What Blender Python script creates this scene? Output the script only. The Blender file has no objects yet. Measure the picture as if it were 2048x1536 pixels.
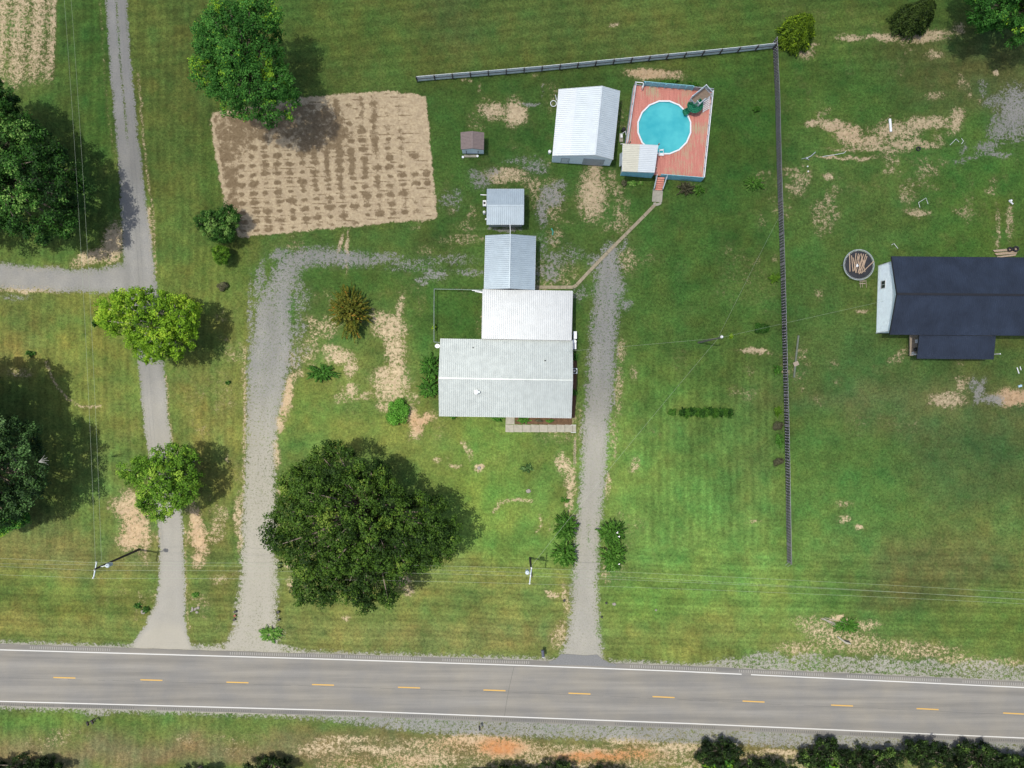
import bpy, bmesh, math, random
import numpy as np
from mathutils import Vector, Matrix
R = math.radians
random.seed(7)
rng = np.random.default_rng(7)
sc = bpy.context.scene
COL = sc.collection

# ------------------------------------------------------------------ camera
CAMH = 100.0            # drone height in metres
PPM = 14.0              # photo pixels per metre on the ground
cam_d = bpy.data.cameras.new('camera'); cam = bpy.data.objects.new('camera', cam_d); COL.objects.link(cam)
cam.location = (0, 0, CAMH); cam.rotation_euler = (0, 0, 0)
cam_d.sensor_width = 36; cam_d.lens = 1400 / 2048 * 36; cam_d.clip_end = 3000; cam_d.clip_start = 0.5
sc.camera = cam
# ------------------------------------------------------------------ sun and sky
SUN_EL = R(75); SH = Vector((1.0, -0.16, 0)).normalized()      # direction shadows fall
w = bpy.data.worlds.new('World'); sc.world = w; w.use_nodes = True
nt = w.node_tree; bg = nt.nodes['Background']
sky = nt.nodes.new('ShaderNodeTexSky'); sky.sky_type = 'NISHITA'; sky.sun_disc = False
sky.sun_elevation = SUN_EL
sky.sun_rotation = math.atan2(-SH.x, -SH.y)
sky.dust_density = 3.0
nt.links.new(sky.outputs[0], bg.inputs[0]); bg.inputs[1].default_value = 0.15
sd = bpy.data.lights.new('sun', 'SUN'); sun = bpy.data.objects.new('sun', sd); COL.objects.link(sun)
sd.energy = 3.85; sd.angle = R(0.55); sd.color = (1.0, 0.955, 0.87)
ldir = Vector((SH.x * math.cos(SUN_EL), SH.y * math.cos(SUN_EL), -math.sin(SUN_EL)))
sun.rotation_euler = ldir.to_track_quat('-Z', 'Y').to_euler()
sc.view_settings.view_transform = 'Standard'; sc.view_settings.look = 'None'
sc.view_settings.exposure = 0.32; sc.view_settings.gamma = 1; sc.view_settings.use_curve_mapping = False

# ------------------------------------------------------------------ helpers
K = 1.95
def lin(c):
    c = c / 255.0
    return c / 12.92 if c <= 0.04045 else ((c + 0.055) / 1.055) ** 2.4
def C(r, g, b, k=K): return (min(lin(r) / k, .85), min(lin(g) / k, .85), min(lin(b) / k, .85), 1)
def P(px, py, z=0.0):
    """point of the place whose ground plan is read off the survey grid (14 units a metre), for its true height z"""
    s = (CAMH - z) / CAMH
    return Vector(((px - 1024) / PPM * s, (768 - py) / PPM * s, z))

def nodes(name):
    m = bpy.data.materials.new(name); m.use_nodes = True
    t = m.node_tree; b = t.nodes['Principled BSDF']
    return m, t, b
def mat(name, col, rough=0.6, var=0.12, scale=3.0, metal=0.0, spec=0.3, stretch=None, bump=0.0, col2=None):
    m, t, b = nodes(name)
    b.inputs['Roughness'].default_value = rough; b.inputs['Metallic'].default_value = metal
    b.inputs['Specular IOR Level'].default_value = spec
    tc = t.nodes.new('ShaderNodeTexCoord'); mp = t.nodes.new('ShaderNodeMapping')
    if stretch: mp.inputs['Scale'].default_value = stretch
    n = t.nodes.new('ShaderNodeTexNoise'); n.inputs['Scale'].default_value = scale; n.inputs['Detail'].default_value = 6
    n.inputs['Roughness'].default_value = 0.65
    t.links.new(tc.outputs['Object'], mp.inputs[0]); t.links.new(mp.outputs[0], n.inputs[0])
    r = t.nodes.new('ShaderNodeValToRGB')
    a = [max(0, c * (1 - var * 1.6)) for c in col[:3]] + [1]
    z = [min(1, c * (1 + var * 1.2)) for c in col[:3]] + [1]
    if col2: a = list(col2)
    r.color_ramp.elements[0].position = 0.32; r.color_ramp.elements[1].position = 0.68
    r.color_ramp.elements[0].color = a; r.color_ramp.elements[1].color = z
    t.links.new(n.outputs[0], r.inputs[0]); t.links.new(r.outputs[0], b.inputs['Base Color'])
    if bump:
        bp = t.nodes.new('ShaderNodeBump'); bp.inputs['Strength'].default_value = bump; bp.inputs['Distance'].default_value = 0.03
        t.links.new(n.outputs[0], bp.inputs['Height']); t.links.new(bp.outputs[0], b.inputs['Normal'])
    return m

class MB:
    """collects shapes into one mesh"""
    def __init__(s): s.v = []; s.f = []
    def quad(s, a, b, c, d):
        i = len(s.v); s.v += [tuple(a), tuple(b), tuple(c), tuple(d)]; s.f.append((i, i+1, i+2, i+3)); return s
    def poly(s, pts):
        i = len(s.v); s.v += [tuple(p) for p in pts]; s.f.append(tuple(range(i, i+len(pts)))); return s
    def prism(s, base, top):
        n = len(base); i = len(s.v)
        s.v += [tuple(p) for p in base] + [tuple(p) for p in top]
        s.f.append(tuple(range(i+n-1, i-1, -1))); s.f.append(tuple(range(i+n, i+2*n)))
        for k in range(n):
            j = (k+1) % n; s.f.append((i+k, i+j, i+n+j, i+n+k))
        return s
    def slab(s, pts, h):
        pts = [Vector(p) for p in pts]; return s.prism([p - Vector((0, 0, h)) for p in pts], pts)
    def beam(s, a, b, wd, ht=None, up=Vector((0, 0, 1))):
        a = Vector(a); b = Vector(b); ht = wd if ht is None else ht
        d = (b - a)
        if d.length < 1e-6: return s
        d.normalize()
        x = d.cross(up)
        if x.length < 1e-3: x = Vector((1, 0, 0))
        x.normalize(); y = x.cross(d).normalized()
        x = x * wd / 2; y = y * ht / 2
        q = lambda p: [p - x - y, p + x - y, p + x + y, p - x + y]
        return s.prism(q(a), q(b))
    def box(s, c, sx, sy, sz, rz=0):
        c = Vector(c); m = Matrix.Rotation(rz, 3, 'Z')
        q = [m @ Vector((x*sx/2, y*sy/2, 0)) for x, y in ((-1,-1),(1,-1),(1,1),(-1,1))]
        return s.prism([c + p for p in q], [c + p + Vector((0,0,sz)) for p in q])
    def cyl(s, c, r0, r1, h, n=12, ax=None):
        c = Vector(c)
        b = [c + Vector((r0*math.cos(2*math.pi*k/n), r0*math.sin(2*math.pi*k/n), 0)) for k in range(n)]
        t = [c + Vector((r1*math.cos(2*math.pi*k/n), r1*math.sin(2*math.pi*k/n), h)) for k in range(n)]
        return s.prism(b, t)
    def tube(s, pts, rad, n=6):
        pts = [Vector(p) for p in pts]
        if not hasattr(rad, '__len__'): rad = [rad]*len(pts)
        base = len(s.v); prev = None
        for i, p in enumerate(pts):
            d = (pts[min(i+1, len(pts)-1)] - pts[max(i-1, 0)]).normalized()
            x = d.cross(Vector((0, 0, 1)))
            if x.length < 0.05: x = d.cross(Vector((0, 1, 0)))
            x.normalize()
            if prev is not None and x.dot(prev) < 0: x = -x
            prev = x; y = d.cross(x).normalized()
            for k in range(n):
                a = 2*math.pi*k/n
                s.v.append(tuple(p + (x*math.cos(a) + y*math.sin(a))*rad[i]))
        for i in range(len(pts)-1):
            for k in range(n):
                j = (k+1) % n
                s.f.append((base+i*n+k, base+i*n+j, base+(i+1)*n+j, base+(i+1)*n+k))
        s.f.append(tuple(base+k for k in range(n))[::-1]); s.f.append(tuple(base+(len(pts)-1)*n+k for k in range(n)))
        return s
    def ring(s, c, r0, r1, z0, z1, n=32):
        for k in range(n):
            a = 2*math.pi*k/n; b = 2*math.pi*(k+1)/n
            def q(r, t, z): return (c[0]+r*math.cos(t), c[1]+r*math.sin(t), z)
            s.quad(q(r0,a,z1), q(r1,a,z1), q(r1,b,z1), q(r0,b,z1))
            s.quad(q(r1,a,z0), q(r1,b,z0), q(r1,b,z1), q(r1,a,z1))
            s.quad(q(r0,b,z0), q(r0,a,z0), q(r0,a,z1), q(r0,b,z1))
        return s
    def build(s, name, m, parent=None, smooth=False, bevel=0):
        me = bpy.data.meshes.new(name); 
        o = bpy.data.objects.new(name, me)
        org = Vector((0, 0, 0))
        if parent is None and s.v:
            a = np.array(s.v); org = Vector(((a[:,0].min()+a[:,0].max())/2, (a[:,1].min()+a[:,1].max())/2, a[:,2].min()))
        elif parent is not None: org = parent.location
        me.from_pydata([(p[0]-org.x, p[1]-org.y, p[2]-org.z) for p in s.v], [], s.f)
        me.materials.append(m)
        bm = bmesh.new(); bm.from_mesh(me); bmesh.ops.recalc_face_normals(bm, faces=bm.faces); bm.to_mesh(me); bm.free()
        if smooth: me.polygons.foreach_set('use_smooth', [True]*len(me.polygons))
        COL.objects.link(o)
        if parent is None: o.location = org
        else: o.parent = parent
        if bevel:
            md = o.modifiers.new('bevel', 'BEVEL'); md.width = bevel; md.segments = 2; md.limit_method = 'ANGLE'
        return o
def sub(o, parent):            # re-parent a part (built for the thing) under another part of the same thing
    o.parent = parent; return o
def tag(o, label=None, cat=None, group=None, kind=None):
    if label: o['label'] = label
    if cat: o['category'] = cat
    if group: o['group'] = group
    if kind: o['kind'] = kind
    return o
def thing(name, loc, label, cat, group=None):
    o = bpy.data.objects.new(name, None); COL.objects.link(o); o.location = loc; o.empty_display_size = 0.3
    bpy.context.view_layer.update()
    return tag(o, label, cat, group)

# ------------------------------------------------------------------ numpy noise on photo-grid coordinates
_tab = rng.random((256, 256))
def vn(X, Y, s, seed=0):
    x = X / s + seed * 17.31; y = Y / s + seed * 9.77
    xi = np.floor(x).astype(int); yi = np.floor(y).astype(int); fx = x - xi; fy = y - yi
    fx = fx*fx*(3-2*fx); fy = fy*fy*(3-2*fy)
    t = _tab; a = t[xi % 256, yi % 256]; b = t[(xi+1) % 256, yi % 256]; c = t[xi % 256, (yi+1) % 256]; d = t[(xi+1) % 256, (yi+1) % 256]
    return (a*(1-fx)+b*fx)*(1-fy)+(c*(1-fx)+d*fx)*fy
def fbm(X, Y, s, seed=0, o=4):
    r = 0; a = 1; t = 0
    for k in range(o): r = r + a*vn(X, Y, s/2**k, seed+k*3); t += a; a *= .55
    return r / t
def pline(X, Y, pts):
    """signed distance (grid units) to a polyline whose points are x, y, full width"""
    out = np.full(X.shape, 1e3)
    for (x0, y0, w0), (x1, y1, w1) in zip(pts[:-1], pts[1:]):
        dx, dy = x1-x0, y1-y0; L = dx*dx+dy*dy
        t = np.clip(((X-x0)*dx+(Y-y0)*dy)/L, 0, 1)
        d = np.hypot(X-x0-t*dx, Y-y0-t*dy) - (w0+(w1-w0)*t)/2
        out = np.minimum(out, d)
    return out
def inpoly(X, Y, poly):
    ins = np.zeros(X.shape, bool); n = len(poly); dist = np.full(X.shape, 1e9)
    for i in range(n):
        x0, y0 = poly[i]; x1, y1 = poly[(i+1) % n]
        c = ((y0 > Y) != (y1 > Y)) & (X < (x1-x0)*(Y-y0)/((y1-y0) if y1 != y0 else 1e-9)+x0)
        ins ^= c
        dx, dy = x1-x0, y1-y0; t = np.clip(((X-x0)*dx+(Y-y0)*dy)/(dx*dx+dy*dy+1e-9), 0, 1)
        dist = np.minimum(dist, np.hypot(X-x0-t*dx, Y-y0-t*dy))
    return np.where(ins, dist, -dist)
def blob(X, Y, cx, cy, rx, ry, rot=0):
    c, s = math.cos(R(rot)), math.sin(R(rot)); u = (X-cx)*c+(Y-cy)*s; v = -(X-cx)*s+(Y-cy)*c
    return np.exp(-((u/rx)**2+(v/ry)**2)**1.3 * 0.8)
def sstep(a, b, x):
    t = np.clip((x-a)/(b-a), 0, 1); return t*t*(3-2*t)
# ------------------------------------------------------------------ cloud high above that dims the sun over the upper and right of the place
def build_cloud():
    n = 90; gx = np.linspace(-500, 2900, n); gy = np.linspace(-500, 1500, n)
    X, Y = np.meshgrid(gx, gy)
    f = np.maximum.reduce([blob(X, Y, 950, 130, 850, 420), blob(X, Y, 1850, 330, 700, 620), blob(X, Y, 520, 60, 500, 420)*.9, blob(X, Y, 1500, 650, 400, 350)*.8])
    f = np.clip(f*1.25 + (fbm(X, Y, 330, 5)-.5)*.5, 0, 1); f = sstep(0.15, .85, f)
    edge = np.minimum.reduce([X+500, 2900-X, Y+500, 1500-Y]); f = f*sstep(0, 150, edge)
    alt = 420.0; off = alt/math.tan(SUN_EL)
    x = (X-1024)/PPM - SH.x*off; y = (768-Y)/PPM - SH.y*off
    top = alt + 3 + 22*f*(.6+.8*fbm(X, Y, 160, 9)); bot = alt - 5*f
    v = np.concatenate([np.stack([x, y, top], -1).reshape(-1, 3), np.stack([x, y, bot], -1).reshape(-1, 3)])
    i = np.arange(n*n).reshape(n, n)
    a = np.stack([i[:-1,:-1], i[:-1,1:], i[1:,1:], i[1:,:-1]], -1).reshape(-1, 4)
    F = np.concatenate([a[:, ::-1], a + n*n])
    keep = (np.concatenate([f.reshape(-1)]*2)[F].max(1) > 0.01); F = F[keep]
    me = bpy.data.meshes.new('cloud'); me.from_pydata(v.tolist(), [], F.tolist())
    at = me.attributes.new('dens', 'FLOAT', 'POINT'); at.data.foreach_set('value', np.concatenate([f.reshape(-1)]*2).astype('f'))
    m, t, b = nodes('cloud vapour'); t.nodes.remove(b)
    o_ = t.nodes['Material Output']; tr = t.nodes.new('ShaderNodeBsdfTransparent'); df = t.nodes.new('ShaderNodeBsdfTranslucent')
    df.inputs[0].default_value = (.9, .9, .9, 1); mx = t.nodes.new('ShaderNodeMixShader'); an = t.nodes.new('ShaderNodeAttribute'); an.attribute_name = 'dens'
    ml = t.nodes.new('ShaderNodeMath'); ml.operation = 'MULTIPLY'; ml.inputs[1].default_value = 0.27
    t.links.new(an.outputs['Fac'], ml.inputs[0]); t.links.new(ml.outputs[0], mx.inputs[0])
    t.links.new(tr.outputs[0], mx.inputs[1]); t.links.new(df.outputs[0], mx.inputs[2]); t.links.new(mx.outputs[0], o_.inputs[0])
    me.materials.append(m); me.polygons.foreach_set('use_smooth', [True]*len(me.polygons))
    o = bpy.data.objects.new('cloud', me); COL.objects.link(o); tag(o, kind='structure')
build_cloud()

# ------------------------------------------------------------------ ground fields
ROAD_T = [(-300, 1280), (0, 1288), (680, 1309), (1100, 1322), (1348, 1331), (2048, 1363), (2400, 1381)]
ROAD_B = [(-300, 1404), (0, 1411), (700, 1432), (1380, 1457), (2048, 1487), (2400, 1505)]
def yat(L, x): return np.interp(x, [p[0] for p in L], [p[1] for p in L])
LANE = [(226,-120,42),(232,0,42),(240,120,42),(252,250,44),(261,340,46),(268,420,52),(275,500,58),(283,570,60),(296,650,56),(303,740,50),(313,850,50),(321,900,49),(333,1000,48),(342,1060,49),(344,1150,50),(341,1210,58),(332,1255,80),(326,1298,128)]
SIDE = [(-200,548,52),(0,552,50),(120,560,44),(200,562,46),(265,555,66)]
DRV2 = [(735,520,16),(680,516,26),(620,512,30),(580,530,40),(560,570,48),(545,620,66),(545,690,78),(536,745,78),(526,820,64),(521,900,56),(519,1000,60),(518,1080,66),(518,1150,70),(514,1220,78),(510,1262,84),(505,1300,120)]
DRV3 = [(1222,500,20),(1216,545,48),(1214,600,44),(1206,680,46),(1202,760,50),(1192,850,50),(1187,950,48),(1180,1020,46),(1172,1100,48),(1170,1200,50),(1168,1265,60),(1166,1308,84)]
GARDEN = [(422,226),(600,196),(700,186),(795,183),(850,192),(860,290),(875,438),(790,446),(600,462),(478,474),(448,400),(432,320)]
TAN = [(985,222,26,17,20,.75),(1030,226,21,26,0,.98),(1008,352,48,16,0,.66),(1186,388,28,52,0,.8),(1190,345,16,20,0,.7),(1300,149,44,10,5,.95),(1340,152,30,8,0,.6),(1228,48,9,5,0,.7),
 (1700,76,30,8,0,.66),(1765,73,36,8,0,.72),(1850,72,52,12,-6,.78),(1612,106,20,12,0,.55),(1630,90,12,6,0,.6),(1628,247,18,6,0,.9),(1665,250,28,12,10,.85),(1700,272,34,20,30,.8),(1745,285,30,16,0,.7),(1790,262,50,18,0,.66),(1850,245,50,14,-8,.72),(1912,240,16,28,20,.7),(1820,288,60,8,0,.7),(1745,300,80,5,0,.6),(1690,315,60,4,0,.7),
 (1658,352,11,7,0,.7),(1655,395,6,14,0,.5),(1836,425,26,8,10,.6),(1508,704,30,6,5,.8),(1990,148,6,5,0,1),(1870,110,16,10,0,.55),(1870,190,20,10,0,.5),(1920,60,14,16,0,.5),
 (226,486,20,38,10,.95),(190,512,44,14,-20,.75),(60,577,70,9,0,.8),(60,540,70,6,0,.5),(262,1005,26,26,0,.7),(255,1020,34,22,30,.8),(272,1060,26,40,0,.8),(262,1082,26,18,0,.85),(290,1050,12,70,0,.66),(300,940,6,60,0,.4),
 (392,1042,12,32,-10,.9),(400,1078,16,32,-15,.92),(398,1115,12,22,10,.7),(432,1050,12,20,0,.5),(478,1030,9,44,0,.6),(480,1080,8,30,0,.6),(440,1160,20,10,0,.4),
 (786,655,26,26,0,.75),(800,625,10,40,10,.6),(768,665,30,16,30,.7),(790,700,22,30,0,.7),(782,770,38,34,0,.72),(795,745,16,40,0,.7),(768,745,20,16,0,.72),(760,640,16,14,0,.66),(676,712,26,16,10,.75),(660,695,20,10,0,.6),(702,735,14,20,0,.62),(700,778,10,16,0,.75),(770,812,20,14,0,.6),(728,790,14,8,0,.5),(650,650,30,8,0,.5),(620,640,16,10,0,.45),
 (842,838,26,9,-20,.9),(832,858,14,22,20,.9),(826,830,12,20,0,.92),(574,795,12,46,12,.85),(560,850,10,20,0,.8),(553,905,9,34,0,.66),(600,745,14,8,0,.5),(560,1010,8,60,0,.4),(806,1160,18,14,0,.7),(818,1180,14,14,0,.5),(690,1235,8,6,0,.6),(585,1128,18,8,0,.6),(580,1170,10,16,0,.5),
 (1128,930,14,26,-20,.62),(1140,960,12,34,0,.62),(1136,1000,10,26,0,.6),(1145,1050,10,30,0,.4),(1105,1188,14,9,0,.6),(1132,1200,10,36,0,.5),(1120,1270,20,30,20,.45),(1215,1130,12,40,0,.4),
 (1240,700,14,30,0,.45),(1235,780,12,50,0,.45),(1228,870,9,60,0,.35),(1216,970,8,30,0,.5),(1268,745,8,20,0,.4),(1268,930,10,14,0,.5),(1225,540,24,34,0,.35),
 (1690,1040,14,8,0,.6),(1716,1056,8,6,0,.7),(1690,1010,20,8,0,.4),(1508,1045,14,4,0,.5),(1640,1262,60,26,20,.44),(1700,1285,90,26,6,.44),(1600,1300,60,16,4,.4),(1825,1300,120,20,3,.40),(1960,1325,120,16,3,.42),(1730,1250,30,12,0,.5),(1680,1237,18,8,0,.8),
 (1550,520,8,12,0,.3),(1640,590,12,14,0,.35),(1500,560,20,10,0,.25),(1895,800,38,16,0,.68),(1925,770,10,16,0,.6),(2030,795,50,16,0,.92),(2020,440,8,40,0,.5),(1995,460,6,60,0,.4),(1722,622,12,4,0,.6),
 (930,455,24,10,0,.3),(1100,540,60,30,0,.3),(1250,520,30,30,0,.4),(935,900,4,20,-25,.6),(958,935,8,8,0,.8),(910,930,14,4,0,.7),(875,922,10,6,0,.5),(35,745,30,12,0,.4),(925,480,50,10,0,.35),(900,420,10,12,0,.3),
 (695,500,4,40,5,.8),(680,492,4,30,12,.8),(1070,150,8,4,0,.4),(925,160,5,5,0,.5),(935,165,5,4,0,.5),(850,500,20,12,0,.3),(960,175,4,8,0,.4)]
GRV = [(1104,392,26,22,10,.72),(1085,420,14,34,0,.7),(1120,372,16,12,0,.6),(965,362,24,20,0,.55),(948,350,16,12,0,.55),(985,345,24,12,0,.5),(1070,335,30,16,0,.5),(1040,320,40,10,0,.42),(1098,545,24,22,0,.62),(1110,520,26,20,0,.5),(1080,478,50,10,0,.35),(868,548,26,16,10,.58),(845,560,20,10,0,.5),(760,518,50,12,0,.62),(820,530,60,16,0,.42),(900,520,60,14,0,.42),(940,545,40,10,0,.5),(1214,540,34,36,0,.7),(1236,575,20,24,0,.66),(1190,520,18,18,0,.55),(1250,610,14,12,0,.6),(1240,500,10,30,30,.5),(1010,458,38,5,0,.75),(1085,500,12,40,0,.4),(1140,510,40,24,0,.38),(1160,585,20,20,0,.45),
 (560,510,26,12,-20,.7),(520,560,12,44,8,.6),(600,600,26,40,0,.42),(595,570,18,40,0,.5),(595,660,24,30,0,.45),(600,700,30,16,0,.4),(500,640,6,100,0,.5),(590,720,16,20,0,.5),
 (2030,225,40,55,0,.78),(2000,255,26,32,20,.68),(1985,200,26,12,-30,.6),(1972,295,26,16,-20,.66),(1990,310,40,8,0,.55),(1965,180,10,24,0,.45),(1950,770,9,16,0,.6),(1960,785,8,28,20,.8),(1985,800,26,12,0,.8),(1925,298,8,14,0,.5),(1935,320,36,5,-10,.5),(900,400,30,24,0,.4),(915,385,14,12,0,.4),(1060,207,22,5,0,.6),(1085,180,3,40,5,.3),
 (30,595,40,9,0,.4),(20,560,60,20,0,.5),(545,1270,30,16,0,.5),(390,1300,40,6,0,.8),(450,1298,60,7,0,.85),(560,1296,30,6,0,.8)]
ORG = [(842,845,30,26,0,1),(262,1060,50,60,0,.5),(400,1080,30,60,0,.6),(575,800,20,60,0,.4),(1300,149,60,16,0,.6),(2035,795,60,24,0,.9),(1000,1494,46,20,0,1.2),(1190,1514,70,10,0,1.4),(900,1490,60,20,0,.35),(700,1522,140,12,0,.35),(1260,1510,60,14,0,1.0),(1690,270,70,30,0,.3)]
# r,g,b as the grass looks in full sun
GC = [(130,60,60,200,(70,108,42)),(190,120,30,200,(58,112,36)),(330,150,90,220,(95,116,48)),(350,420,50,130,(92,118,48)),(700,60,260,90,(86,116,44)),(900,40,60,80,(98,104,60)),(1130,60,260,60,(98,116,52)),(1000,110,200,30,(98,118,46)),(1400,60,160,60,(90,118,44)),
 (1000,260,140,160,(58,106,38)),(1150,180,200,60,(62,106,42)),(1480,260,70,250,(58,108,34)),(1320,520,140,140,(66,112,42)),(1420,640,160,120,(72,120,42)),(1700,170,140,70,(62,116,38)),(1900,150,160,60,(92,104,60)),(1750,30,220,50,(80,112,42)),
 (1640,240,40,60,(90,126,50)),(1720,400,200,90,(76,118,50)),(1950,400,100,100,(74,124,38)),(1900,330,120,40,(58,112,42)),(1600,600,60,200,(70,118,48)),(1700,740,150,60,(68,116,50)),(1720,800,160,26,(100,122,70)),(1900,850,200,30,(84,116,58)),(1950,920,160,60,(64,104,50)),
 (1700,950,120,120,(68,128,44)),(1620,1050,40,200,(84,136,48)),(1680,1090,60,60,(70,120,50)),(1850,1150,150,50,(92,104,54)),(1820,1180,80,50,(78,92,38)),(2000,1230,100,60,(84,122,38)),(1800,1250,120,20,(68,118,42)),(1700,1170,40,60,(64,128,38)),
 (1270,900,60,90,(104,158,62)),(1330,780,90,60,(88,138,50)),(1400,1000,140,160,(84,140,56)),(1480,1000,50,130,(80,124,54)),(1450,1120,90,60,(96,150,58)),(1300,1210,90,40,(86,136,46)),(1400,1270,140,40,(112,136,58)),(1540,1170,60,60,(104,150,54)),
 (140,650,130,70,(118,134,48)),(60,620,90,60,(96,118,56)),(200,820,70,120,(104,130,52)),(40,700,60,30,(122,128,66)),(210,960,40,120,(98,134,58)),(120,1120,180,50,(112,120,66)),(120,1160,180,26,(98,134,44)),(150,1210,160,20,(86,110,38)),(120,1250,160,26,(116,128,58)),
 (430,620,60,140,(102,124,50)),(440,860,50,160,(120,128,58)),(430,1180,50,80,(98,118,54)),(420,560,14,400,(86,118,42)),(480,700,14,500,(92,126,50)),(640,600,60,60,(66,112,44)),(700,560,160,26,(66,110,38)),(660,830,110,50,(98,132,48)),(620,870,60,16,(72,120,50)),(590,893,16,14,(58,118,48)),(860,620,26,60,(62,114,40)),(700,780,60,40,(96,128,54)),
 (720,870,160,30,(116,142,58)),(1000,920,100,60,(92,136,50)),(960,960,60,80,(96,146,48)),(900,1080,140,60,(100,150,52)),(1040,1080,80,60,(98,142,54)),(850,1150,200,30,(122,136,68)),(900,1210,260,30,(106,130,60)),(850,1270,300,28,(116,126,68)),(640,1270,100,40,(114,130,64)),
 (920,620,46,60,(46,98,30)),(1160,640,12,60,(52,102,34)),(240,1470,300,26,(92,120,52)),(60,1440,70,10,(78,128,44)),(200,1445,60,10,(80,130,48)),(300,1495,300,20,(120,112,86)),(100,1510,160,14,(132,124,92)),(500,1505,340,18,(118,112,84)),(800,1490,260,24,(112,108,70)),(1300,1500,300,26,(108,106,62)),(1000,1500,400,30,(104,108,62)),(1500,1480,300,20,(124,136,78)),(1950,1510,160,20,(120,120,78))]
def fields(X, Y):
    wx = (fbm(X, Y, 22, 1)-.5)*16; wy = (fbm(X, Y, 22, 2)-.5)*16
    XW, YW = X+wx, Y+wy
    # grass colour
    base = np.stack([np.full(X.shape, lin(v)) for v in (84, 118, 48)], -1); W = np.full(X.shape, .14); acc = base*W[..., None]
    XG = X + (fbm(X, Y, 90, 14)-.5)*70; YG = Y + (fbm(X, Y, 90, 15)-.5)*70
    for cx, cy, rx, ry, c in GC:
        g = np.exp(-(((XG-cx)/rx)**2+((YG-cy)/ry)**2)); W += g
        acc += g[..., None]*np.array([lin(v) for v in c])
    gr = acc/W[..., None]/K
    uz = 1-sstep(480, 760, Y); rz = sstep(1400, 1700, X)*(1-uz); lum = (gr*np.array([.3, .6, .1])).sum(-1, keepdims=True); gr = gr*.75+lum*np.array([1.03, .99, .64])*.25; gr = gr*1.12; gr = gr*np.stack([1.08-.13*uz-.04*rz, .98-.03*uz-.05*rz, .84-.07*uz+.04*rz], -1)
    # broad worn/lush variation and mowing tracks
    v = fbm(X, Y, 55, 21, 5)-.5; v2 = fbm(X, Y*2.6, 40, 23, 4)-.5; v3 = fbm(X*3.2, Y, 40, 24, 4)-.5
    gr = gr*(1+v*.6+(fbm(X, Y, 14, 28, 4)-.5)*.5)[..., None]
    gr[..., 0] *= 1+(fbm(X, Y, 34, 26, 5)-.5)*.7
    low = sstep(1060, 1140, Y)*(1-sstep(1290, 1300, Y))
    ph = fbm(X, Y, 200, 31)*40
    st = np.sin((Y-X*.03+ph*.5)/14*math.pi)*.5+.5*np.sin((Y-X*.03)/5.2*math.pi+ph*.2)
    gr *= (1+low*st*.19+v2*.22*np.clip(low+sstep(700, 800, Y)*sstep(1500, 1600, X)+.35, 0, 1))[..., None]
    vert = (1-sstep(455, 500, X))*(1-low)+sstep(1230, 1300, X)*sstep(620, 760, Y)*(1-low)*(1-sstep(1540, 1570, X))
    gr *= (1+vert*(np.sin((X+ph*.4)/7.5*math.pi)*.10+v3*.5))[..., None]
    top = 1-sstep(120, 200, Y); gr *= (1+top*np.sin((Y+X*.1+ph*.3)/11*math.pi)*.10)[..., None]
    # gravel
    sl = pline(XW*.35+X*.65, Y, LANE); G = np.clip(.5-sl/9, 0, 1.6)
    mid = np.exp(-(pline(X, Y, [(p[0], p[1], 0) for p in LANE[:6]])/4.5)**2)*(1-sstep(250, 330, Y)); G = np.where(mid > .02, G*(1-mid)+mid*.42, G)
    G = np.maximum(G, np.clip(.5-pline(XW*.6+X*.4, YW*.6+Y*.4, SIDE)/16, 0, 1.5))
    s2 = pline(XW*.6+X*.4, YW*.6+Y*.4, DRV2); up = 1-sstep(560, 640, Y)
    G = np.maximum(G, np.clip(.5-s2/(24+12*up), 0, .90-.16*up+.22*sstep(980, 1120, Y)-.22*sstep(1180, 1240, Y)*fbm(X, Y*.4, 20, 330))-.12*(blob(X, Y, 545, 600, 14, 50)+blob(X, Y, 518, 1235, 8, 50)))
    s3 = pline(XW*.6+X*.4, YW*.6+Y*.4, DRV3); up = 1-sstep(640, 920, Y)
    G = np.maximum(G, np.clip(.5-s3/(22+12*up), 0, 1.1-.28*up)-.5*np.exp(-((X-1177)/4)**2)*sstep(1030, 1050, Y)*(1-sstep(1085, 1105, Y)))
    for cx, cy, rx, ry, ro, a in GRV: G = np.maximum(G, blob(XW, YW, cx, cy, rx, ry, ro)*a)
    yt = yat(ROAD_T, X); yb = yat(ROAD_B, X)
    G = np.maximum(G, np.clip(.5-(yt-Y-(3+26*sstep(1380, 1520, X)*(.5+fbm(X, Y*.2, 26, 40))+5*sstep(260, 300, X)*(1-sstep(560, 620, X))))/24, 0, .62-.22*sstep(1380, 1500, X)*fbm(X, Y, 40, 320, 4))*(Y <= yt+1))
    G = np.maximum(G, np.clip(.5-(Y-yb-(4+8*sstep(150, 180, X)*(1-sstep(200, 240, X))+22*sstep(560, 900, X)))/26, 0, .66)*(Y >= yb-1))
    G = np.where((Y > yt-1) & (Y < yb+1), 1, G)
    # tan soil
    T = np.zeros(X.shape)
    for cx, cy, rx, ry, ro, a in TAN: T = np.maximum(T, blob(XW, YW, cx, cy, rx, ry, ro)*a)
    def arc(pts, a, wd=5): return np.clip(.5-pline(XW*.5+X*.5, YW*.5+Y*.5, [(x, y, wd) for x, y in pts])/8, 0, 1)*a
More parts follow.
